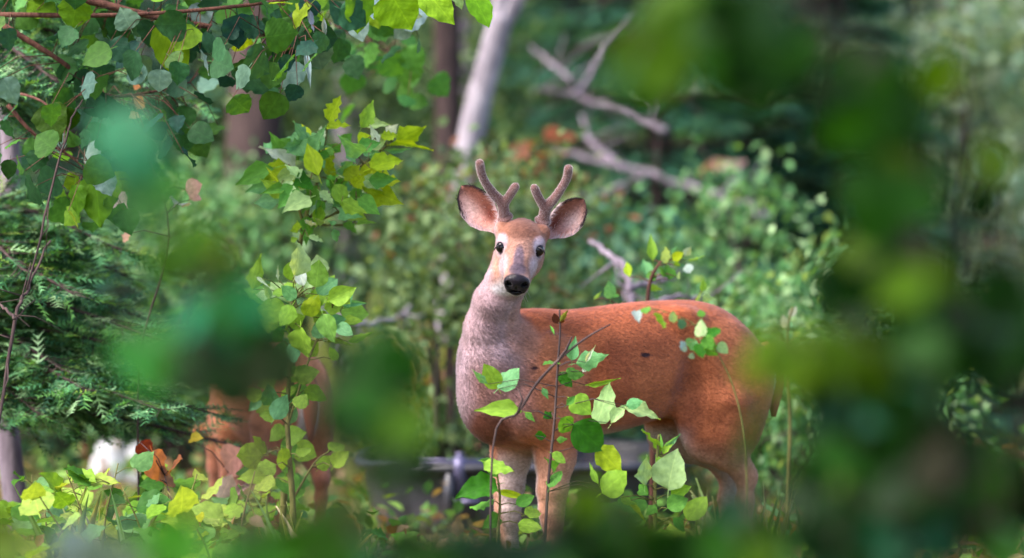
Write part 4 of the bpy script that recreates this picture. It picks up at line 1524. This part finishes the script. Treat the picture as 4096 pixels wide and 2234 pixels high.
# ---- fallen grey limbs
def limb(label, paths, y, bark=M_BARK_GREY):
    p0 = W(*paths[0][0][0], y)
    root = thing("fallen_limb", label, "fallen limb", (p0.x, p0.y, 0))
    for pts, r in paths:
        J = Joined()
        pp = [W(*q, y + .12 * i) for i, q in enumerate(pts)]
        pp = spline(pp, 18)
        pp = [p_ + rvec(r * .25) for p_ in pp]
        J.add(tube(pp, lerps([r * .6, r * .55, r * .3], 18), 8, .16))
        for k in range(5):
            q_ = pp[random.randrange(3, 17)]
            d_ = rvec().normalized() * random.uniform(.06, .2)
            J.add(tube([q_, q_ + d_ * .5 + rvec(.01), q_ + d_], [r * .28, r * .18, .0015], 5))
        J.build("limb" if pts is paths[0][0] else "side_branch", bark, root, root.location)
    return root


limb("long grey fallen limb hung up in front of the spruces behind the buck", [([(3080, 860), (2960, 815), (2880, 790), (2620, 700), (2380, 640), (2200, 600)], .030), ([(2500, 680), (2360, 560), (2330, 470)], .022), ([(2600, 690), (2440, 760), (2330, 790)], .014), ([(2880, 790), (2940, 720), (2990, 700)], .018)], 6.6)
limb("broken grey limb propped in the branches above the buck's left antler", [([(2660, 520), (2560, 470), (2450, 430), (2300, 385), (2170, 360)], .026), ([(2300, 385), (2380, 270), (2440, 180), (2540, 50)], .022), ([(2290, 330), (2200, 250), (2120, 180)], .016)], 6.9)
limb("short pale broken limb lying in the wood between the two deer", [([(1250, 1230), (1330, 1270), (1430, 1295), (1560, 1290), (1650, 1215)], .020), ([(1430, 1295), (1360, 1270), (1300, 1255)], .010)], 3.6, M_BARK_PALE)
limb("mauve dead limb standing just beyond the buck's back", [([(2590, 1330), (2540, 1240), (2500, 1090), (2440, 1020), (2350, 960)], .024), ([(2510, 1160), (2600, 1130), (2700, 1120)], .016), ([(2540, 1240), (2700, 1190), (2850, 1195)], .014)], 2.4)
limb("bare dark forked twig standing in front of the fir boughs", [([(-40, 1900), (60, 1280), (110, 1160), (200, 960)], .010), ([(60, 1280), (0, 1220), (-60, 1190)], .008), ([(110, 1160), (260, 560), (330, 400)], .006)], -.25, M_BARK_DARK)

# ---- fir at the left edge
YF = 1.1
fir = thing("fir_tree", "fir tree with feathery dark green boughs beside the aspen trunk", "tree", (W(-230, 1117, YF).x, YF, 0))
J = Joined()
J.add(tube([(0, 0, -.05), (0, 0, 1.5), (.03, .05, 4.0)], [.09, .07, .02], 11, .05))
J.build("trunk", M_BARK_DARK, fir)
FIRC = [(96, 160, 114), (124, 186, 134), (60, 114, 82), (172, 216, 166), (110, 168, 96), (48, 92, 70)]
for (tx, ty, rise) in [(230, 330, .1), (560, 300, .15), (780, 420, .1), (380, 180, .1), (150, 960, .05), (380, 1000, .08), (520, 1110, .08), (300, 1180, .05), (620, 1290, .08), (220, 1330, .04), (480, 1420, .06), (740, 1480, .06), (340, 1560, .05), (640, 1640, .05), (880, 1660, .06), (160, 1660, .04), (1010, 1800, .05), (420, 1700, .03), (120, 480, .1), (90, 1080, .05), (260, 1060, .06), (420, 1240, .06), (120, 1420, .05), (560, 1540, .05), (250, 1480, .05), (740, 1700, .04), (480, 1000, .08), (680, 1380, .08), (460, 380, .12), (660, 480, .12)]:
    y = YF + random.uniform(-.7, .35)
    tip = W(tx, ty, y) - fir.location
    o_ = Vector((0, 0, max(.12, tip.z + rise + .06)))
    ax = spline([o_, o_.lerp(tip, .5) + Vector((0, 0, .05)), tip], 24)
    J = Joined()
    J.add(tube(ax, lerps([.012, .008, .003], 24), 5))
    P_, D_ = [], []
    for s in range(3, 25):
        a = ax[min(s, 24)]
        t_ = (ax[min(s + 1, 24)] - ax[s - 1]).normalized()
        for sg in (-1, 1):
            lat = Vector((-t_.y, t_.x, 0)).normalized() * sg
            ln_ = (.30 * (1 - s / 26) + .05) * random.uniform(.7, 1.1)
            dirv = (t_ * .75 + lat + Vector((0, 0, random.gauss(-.1, .25)))).normalized()
            J.add(tube([a, a + dirv * ln_], [.003, .001], 3))
            for q in np.linspace(.05, 1, max(3, int(ln_ / .024))):
                P_.append(a + dirv * (ln_ * q))
                D_.append(dirv + lat * random.gauss(0, .5) + t_ * random.gauss(0, .4))
    J.build("bough", M_BARK_DARK, fir)
    needle_cloud("needles", np.array(P_), np.array(D_), .085, FIRC, fir)

# ---- withered orange and rose leaves
def withered(label, y, items, stem):
    st_ = [W(*q, y) for q in stem]
    root = thing("withered_spray", label, "dead leaves", foot(st_[0]))
    st_[0].z = -.02
    e_ = []
    for a, b_, wf, c in items:
        p, q = W(*a, y + random.uniform(-.05, .05)), W(*b_, y + random.uniform(-.08, .08))
        put_leaf(root, OVATE, p, q, wf, c)
        e_.append(p)
    plant_stem(root, [([p_ + (rvec(.03) if 0 < i_ else Vector()) for i_, p_ in enumerate(st_)], .004, .002)], e_, M_BARK_DARK)


OR, RO, SA = (158, 92, 70), (200, 156, 156), (200, 154, 136)
withered("withered spray of rust orange leaves between the buck's antlers", 6.2, [((2010, 760), (1960, 660), .7, OR), ((2030, 720), (2080, 620), .7, (190, 110, 90)), ((2100, 690), (2180, 640), .6, OR), ((2150, 720), (2200, 790), .7, OR), ((1900, 740), (1880, 640), .6, (160, 110, 90)), ((2180, 560), (2250, 520), .8, OR), ((2050, 660), (2120, 560), .6, (176, 120, 100)), ((2240, 560), (2300, 530), .6, OR)], [(2080, 1880), (2070, 1200), (2060, 800), (2120, 620), (2220, 560)])
withered("withered pink leaves at the end of the fallen limb", 6.4, [((2820, 690), (2940, 640), .45, SA), ((2860, 670), (2980, 660), .4, RO), ((2800, 700), (2860, 660), .6, SA)], [(2900, 1850), (2860, 1200), (2800, 760), (2790, 710)])
withered("withered salmon coloured leaves caught among the fir boughs", .55, [((530, 400), (590, 430), .6, SA), ((510, 450), (560, 480), .6, SA), ((560, 350), (540, 320), .8, (200, 150, 150)), ((380, 420), (450, 410), .3, RO), ((740, 760), (810, 740), .9, RO), ((760, 800), (800, 770), .8, RO), ((700, 820), (740, 800), .6, (190, 180, 220)), ((380, 730), (420, 770), .6, RO), ((460, 800), (500, 830), .6, (210, 190, 210)), ((490, 940), (530, 950), .4, RO)], [(560, 2320), (600, 1500), (640, 900), (560, 600), (480, 420)])
withered("withered rust red leaves above the green undergrowth", .1, [((560, 1770), (600, 1820), .8, (140, 60, 58)), ((610, 1810), (640, 1920), .6, (178, 120, 104)), ((680, 1890), (715, 1830), .6, (164, 108, 84)), ((640, 1920), (700, 1900), .5, (186, 124, 100))], [(640, 2340), (640, 2100), (630, 1880)])
withered("withered pinkish folded leaves low in the undergrowth", .5, [((900, 1870), (960, 1800), .8, (214, 150, 140)), ((950, 1880), (1000, 1830), .7, (222, 170, 160)), ((880, 2000), (930, 1900), .7, (226, 200, 210)), ((930, 1990), (980, 1920), .6, (226, 190, 190)), ((900, 1910), (990, 1930), .5, (214, 150, 150)), ((820, 2120), (850, 2060), .7, (214, 180, 160)), ((800, 2140), (850, 2150), .8, (220, 190, 170)), ((760, 1760), (800, 1745), .6, (200, 180, 70))], [(930, 2300), (930, 2100), (930, 1900)])


# ------------------------------------------------------------------ undergrowth
def seedling(px, y, h, n, cols, shapes, Lm, label, group, name="seedling", wf=(.5, .8)):
    x = W(px, 1117, y).x
    root = thing(name, label, "seedling", (x, y, 0), group)
    top = Vector((x + random.gauss(0, .06), y + random.gauss(0, .05), h))
    st_ = [Vector((x, y, -.03)), Vector((x + random.gauss(0, .02), y, h * .5)), top]
    sp = spline(st_, 12)
    e_ = []
    for k in range(n):
        s = .25 + .75 * (k + random.random()) / n
        p = sp[min(12, int(s * 12))] + Vector((random.gauss(0, .03), random.gauss(0, .03), random.gauss(0, .015)))
        a = k * 2.4 + random.gauss(0, .4)
        L = Lm * random.uniform(.7, 1.25)
        d = Vector((math.cos(a), math.sin(a) * .8, random.gauss(.15, .35))).normalized()
        b_ = p + d * L * .35
        put_leaf(root, shapes, b_, b_ + d * L, random.uniform(*wf), random.choice(cols), (random.gauss(0, .3), -.55, .9))
        e_.append(b_)
    plant_stem(root, [(st_, .005, .002)], e_, M_STEM, "stem", .0016)
    return root


LIME = [(150, 196, 70), (176, 210, 90), (130, 180, 70), (190, 214, 100), (120, 170, 90)]
DEEP = [(84, 140, 50), (66, 124, 50), (104, 160, 60), (120, 172, 110)]
LS1 = "light green broad leafed seedling in the undergrowth below the fir"
for k in range(20):
    px = 20 + 1060 * (k + random.uniform(-.3, .3)) / 19
    y = random.uniform(-1.1, .9)
    seedling(px, y, random.uniform(.22, .40), random.randrange(8, 13), LIME if random.random() < .7 else DEEP, OVATE, random.uniform(.08, .125), LS1, "light green seedlings below the fir")
LS2 = "small dark green seedling in the grass between the two deer"
for k in range(8):
    px = 1300 + 560 * (k + random.uniform(-.4, .4)) / 8
    seedling(px, random.uniform(-.9, .6), random.uniform(.08, .17), random.randrange(6, 10), DEEP, OVATE + ROUND, random.uniform(.06, .10), LS2, "dark green seedlings between the deer")
LS3 = "green seedling in the grass around the buck's hind feet"
for k in range(9):
    px = 2250 + 1100 * (k + random.uniform(-.4, .4)) / 8
    seedling(px, random.uniform(-1.1, .8), random.uniform(.10, .22), random.randrange(7, 11), DEEP + LIME[:2], OVATE, random.uniform(.07, .11), LS3, "green seedlings around the hind feet")

# tall pale grass tuft behind the buck's chest
def tuft(label, px, y, n, hgt, spread, cols, lean=0.0, group=None):
    x = W(px, 1117, y).x
    root = thing("grass_tuft", label, "grass", (x, y, 0), group)
    for k in range(n):
        b_ = Vector((x + random.gauss(0, spread * .5), y + random.gauss(0, spread * .4), -.02))
        hh = hgt * random.uniform(.55, 1.1)
        t_ = b_ + Vector((random.gauss(lean, .22) * hh, random.gauss(0, .2) * hh, hh))
        put_leaf(root, BLADE, b_, t_, random.uniform(.018, .034), random.choice(cols), (random.gauss(0, .4), -1, .1), "blade")


PG = [(206, 210, 160), (190, 200, 140), (216, 210, 176), (170, 196, 140), (150, 190, 130)]
tuft("pale straw coloured tuft of tall grass beside the trough", 1720, 5.5, 50, .80, .16, PG, -.22)
tuft("yellowish tuft of tall grass leaning out behind the buck's chest", 1900, 5.6, 34, .66, .14, PG, .02)
for k, px in enumerate((1420, 2850, 3050, 350, 800, 1150)):
    tuft("short tuft of dry grass standing on the clearing floor", px, random.uniform(-.4, 2.2), 22, random.uniform(.18, .32), .12, PG + [(130, 170, 90)], 0, "short grass tufts in the clearing")

# ground-cover grass
n = 26000
gxy = np.c_[RNG.uniform(-3.2, 3.2, n), RNG.uniform(-2.2, 14, n)]
gxy[:, 0] *= (22 + gxy[:, 1]) / 24
hh = RNG.uniform(.04, .14, n)[:, None]
d = np.c_[RNG.normal(0, .35, n), RNG.normal(0, .35, n), np.ones(n)]
b0 = np.c_[gxy, np.full(n, -.04)]
sd3 = np.c_[np.cos(t_ := RNG.uniform(0, 6.28, n)), np.sin(t_), np.zeros(n)] * .004
mid = b0 + d * hh * .6 + sd3 * .0
v = np.stack([b0 - sd3, b0 + sd3, mid + sd3 * .7, b0 + d * hh + np.c_[d[:, :2] * hh * .5, -hh * .1], mid - sd3 * .7], 1).reshape(-1, 3)
i = np.arange(n)[:, None] * 5
f = np.concatenate([i + np.array([[0, 1, 2]]), i + np.array([[0, 2, 4]]), i + np.array([[4, 2, 3]])], 1).reshape(-1, 3)
pal = np.array([S(*c) for c in [(96, 140, 60), (130, 160, 84), (170, 170, 110), (190, 176, 130), (84, 124, 56), (150, 120, 90)]]) * LEAF_GAIN
gc = np.repeat(pal[RNG.integers(0, 6, n)] * RNG.uniform(.7, 1.3, (n, 1)), 5, axis=0)
o = link("ground_grass", mesh_data("ground_grass", v, f, M_CROWN, True, gc))
tag(o, "thin mixed green and dry grass covering the clearing floor", "grass", None, "stuff")

# low ground-cover leaves
n = 9000
gx_ = RNG.uniform(-3.4, 3.4, n)
gy_ = RNG.uniform(-2.0, 16, n)
p = np.c_[gx_ * (22 + gy_) / 24, gy_, np.abs(RNG.normal(.05, .07, n))]
o = leaf_cloud("ground_cover", p, .06, [(110, 160, 70), (140, 180, 90), (84, 130, 60), (160, 120, 90), (176, 150, 120), (90, 140, 84)], M_CROWN, None, 1.2)
tag(o, "low leafy ground cover and fallen leaves on the clearing floor", "ground cover", None, "stuff")

# ------------------------------------------------------------------ out-of-focus shrubs close to the photographer
def near_shrub(label, y, base_px, mains, patches, singles=(), group=None, Lscale=1.0):
    x0 = W(base_px, 1117, y).x
    root = thing("near_shrub", label, "shrub", (x0, y, 0), group)
    e_ = []
    def lf(cx, cy, L, c, ang=None, wf=None, dy=.35):
        yy = y + random.gauss(0, dy)
        a = random.uniform(0, 6.28) if ang is None else ang
        Lm = L * pxm(yy) * Lscale
        cen = W(cx, cy, yy)
        d = Vector((math.cos(a), random.gauss(0, .3), math.sin(a))).normalized()
        put_leaf(root, OVATE + ROUND, cen - d * Lm * .5, cen + d * Lm * .5, wf or random.uniform(.55, .85), c, (random.gauss(0, .6), -1, .4 + random.gauss(0, .5)), jit=.25)
        e_.append(cen - d * Lm * .5)
    for cx, cy, rx, ry, n_, L, cols in patches:
        for k in range(int(n_ * 2.1)):
            a, r = random.uniform(0, 6.28), math.sqrt(random.random())
            lf(cx + rx * r * math.cos(a), cy + ry * r * math.sin(a), L * random.uniform(.75, 1.2), random.choice(cols))
    for cx, cy, L, ang, wf, c in singles:
        lf(cx, cy, L, c, math.radians(ang), wf, .08)
    ms = []
    for pts, r0 in mains:
        q = [Vector((x0, y, -.03))] + [W(*a, y) for a in pts]
        ms.append((q, r0, r0 * .3))
    plant_stem(root, ms, e_, M_BARK_DARK, "stem", .0016)
    return root


NG, ND, NO, NT, NL = (36, 86, 12), (16, 54, 10), (78, 116, 2), (20, 84, 58), (96, 160, 136)  # dark greens carry the foreground shade in the leaf colour itself
near_shrub("largest out of focus shrub, its dark leaves overlapping the buck's rump", -9.4, 3900,
           [([(3950, 3200), (3800, 2300), (3560, 1700), (3300, 1450), (3100, 1400)], .010), ([(3950, 3200), (3850, 2200), (3700, 1200), (3500, 500), (3300, 100), (3100, -200)], .011),
            ([(3950, 3200), (4050, 2100), (4050, 1300), (3950, 700), (3800, 200)], .008), ([(3950, 3000), (3600, 2300), (3200, 2000), (2950, 1950)], .006), ([(3500, 500), (3000, 250), (2650, 200)], .006)],
           [(3020, 170, 220, 170, 18, 230, [ND, ND, NG]), (2600, 270, 110, 100, 6, 220, [NO, NG]), (2760, 60, 200, 80, 8, 220, [NG, NO]), (3470, 420, 150, 200, 18, 230, [ND, ND, NG]), (3570, 780, 150, 140, 11, 230, [NO, NG, NG]), (3560, 1120, 230, 170, 17, 230, [NG, NO, ND]),
            (3330, 1470, 230, 80, 14, 230, [NO, NO, (110, 156, 10)]), (3120, 1450, 60, 70, 3, 180, [(104, 140, 20)]), (3500, 1700, 230, 150, 18, 230, [NT, ND, NG]), (3740, 1350, 150, 200, 15, 220, [ND, NG]), (4010, 1320, 90, 230, 12, 220, [NG, ND]),
            (3640, 1900, 200, 190, 17, 230, [ND, (36, 38, 12), NG]), (3360, 1980, 200, 150, 13, 230, [NG, NO, ND]), (3990, 2010, 130, 190, 13, 230, [ND, NG, (40, 32, 14)]), (3500, 2180, 320, 90, 13, 230, [NT, ND])],
           [(3780, 285, 235, 60, .8, NO), (3960, 640, 210, 100, .7, NO), (3930, 800, 210, 80, .6, ND), (3000, 1770, 230, 75, .34, NG), (2940, 2030, 280, 40, .4, NT), (3690, 2150, 230, 40, .5, NL), (4060, 2080, 180, 60, .6, NL), (3010, 1480, 150, 20, .6, (140, 150, 30)), (3060, 1640, 150, 40, .4, NG)])
near_shrub("out of focus shrub with teal and dark leaves hanging before the second deer", -10.2, 700,
           [([(800, 3000), (1030, 1950), (1010, 1650), (900, 1400), (780, 1150), (650, 850), (540, 600)], .011), ([(1010, 1700), (1250, 1600), (1450, 1500), (1600, 1560)], .006), ([(900, 1400), (700, 1420), (600, 1440)], .005)],
           [(550, 620, 90, 90, 4, 220, [(60, 136, 100), (66, 146, 108)]), (600, 780, 100, 60, 4, 190, [(66, 130, 50), (56, 110, 54)]), (790, 1030, 120, 80, 5, 200, [NG, (66, 116, 14)]), (650, 1430, 110, 80, 5, 210, [(80, 184, 116), (84, 170, 84)]), (900, 1270, 170, 80, 7, 220, [(46, 146, 100), (56, 136, 66)]),
            (930, 1470, 200, 90, 11, 220, [ND, (28, 48, 8)]), (1490, 1500, 130, 110, 8, 220, [(34, 90, 16), ND]), (1440, 1680, 120, 90, 9, 210, [ND, NG]), (1600, 1680, 80, 60, 3, 190, [(84, 130, 14)]), (1580, 1890, 90, 50, 4, 180, [ND, NG])],
           [(640, 840, 130, 30, .8, (30, 50, 20)), (1060, 1300, 170, 10, .6, (64, 140, 26)), (850, 1010, 130, 30, .7, (140, 160, 4))])
near_shrub("low out of focus shrub with dark green tops in front of the buck's legs", -9.2, 2200,
           [([(2200, 3200), (2300, 2500), (2400, 2250), (2420, 2130)], .009), ([(2200, 3200), (1700, 2500), (1600, 2200)], .008), ([(2200, 3200), (2800, 2500), (2900, 2200)], .007)],
           [(2420, 2130, 190, 70, 10, 210, [(76, 112, 4), NG, ND]), (2360, 2030, 60, 30, 2, 170, [(80, 116, 4)]), (2700, 2220, 200, 50, 9, 220, [NT, ND]), (2050, 2250, 240, 40, 9, 220, [(14, 62, 40), ND]), (1650, 2240, 300, 50, 12, 220, [ND, (20, 74, 44), NG]), (2950, 2210, 200, 60, 7, 220, [NG, NO]), (2250, 2250, 300, 40, 8, 230, [ND, NG])])
near_shrub("low out of focus shrub with fresh green tops in front of the light seedlings", -9.6, 750,
           [([(750, 3200), (700, 2500), (650, 2200)], .009), ([(750, 3200), (1200, 2500), (1250, 2180)], .008), ([(750, 3200), (250, 2500), (150, 2230)], .007)],
           [(700, 2170, 110, 60, 6, 200, [(64, 140, 14), (70, 150, 30)]), (1200, 2210, 220, 60, 8, 210, [(70, 140, 36), (60, 116, 30)]), (1330, 2110, 110, 50, 3, 190, [(60, 80, 30)]), (330, 2240, 200, 40, 5, 210, [(130, 150, 150), (110, 140, 110)]), (40, 2180, 90, 70, 3, 200, [(84, 110, 30)]), (980, 2240, 140, 40, 4, 210, [(60, 130, 44)])])
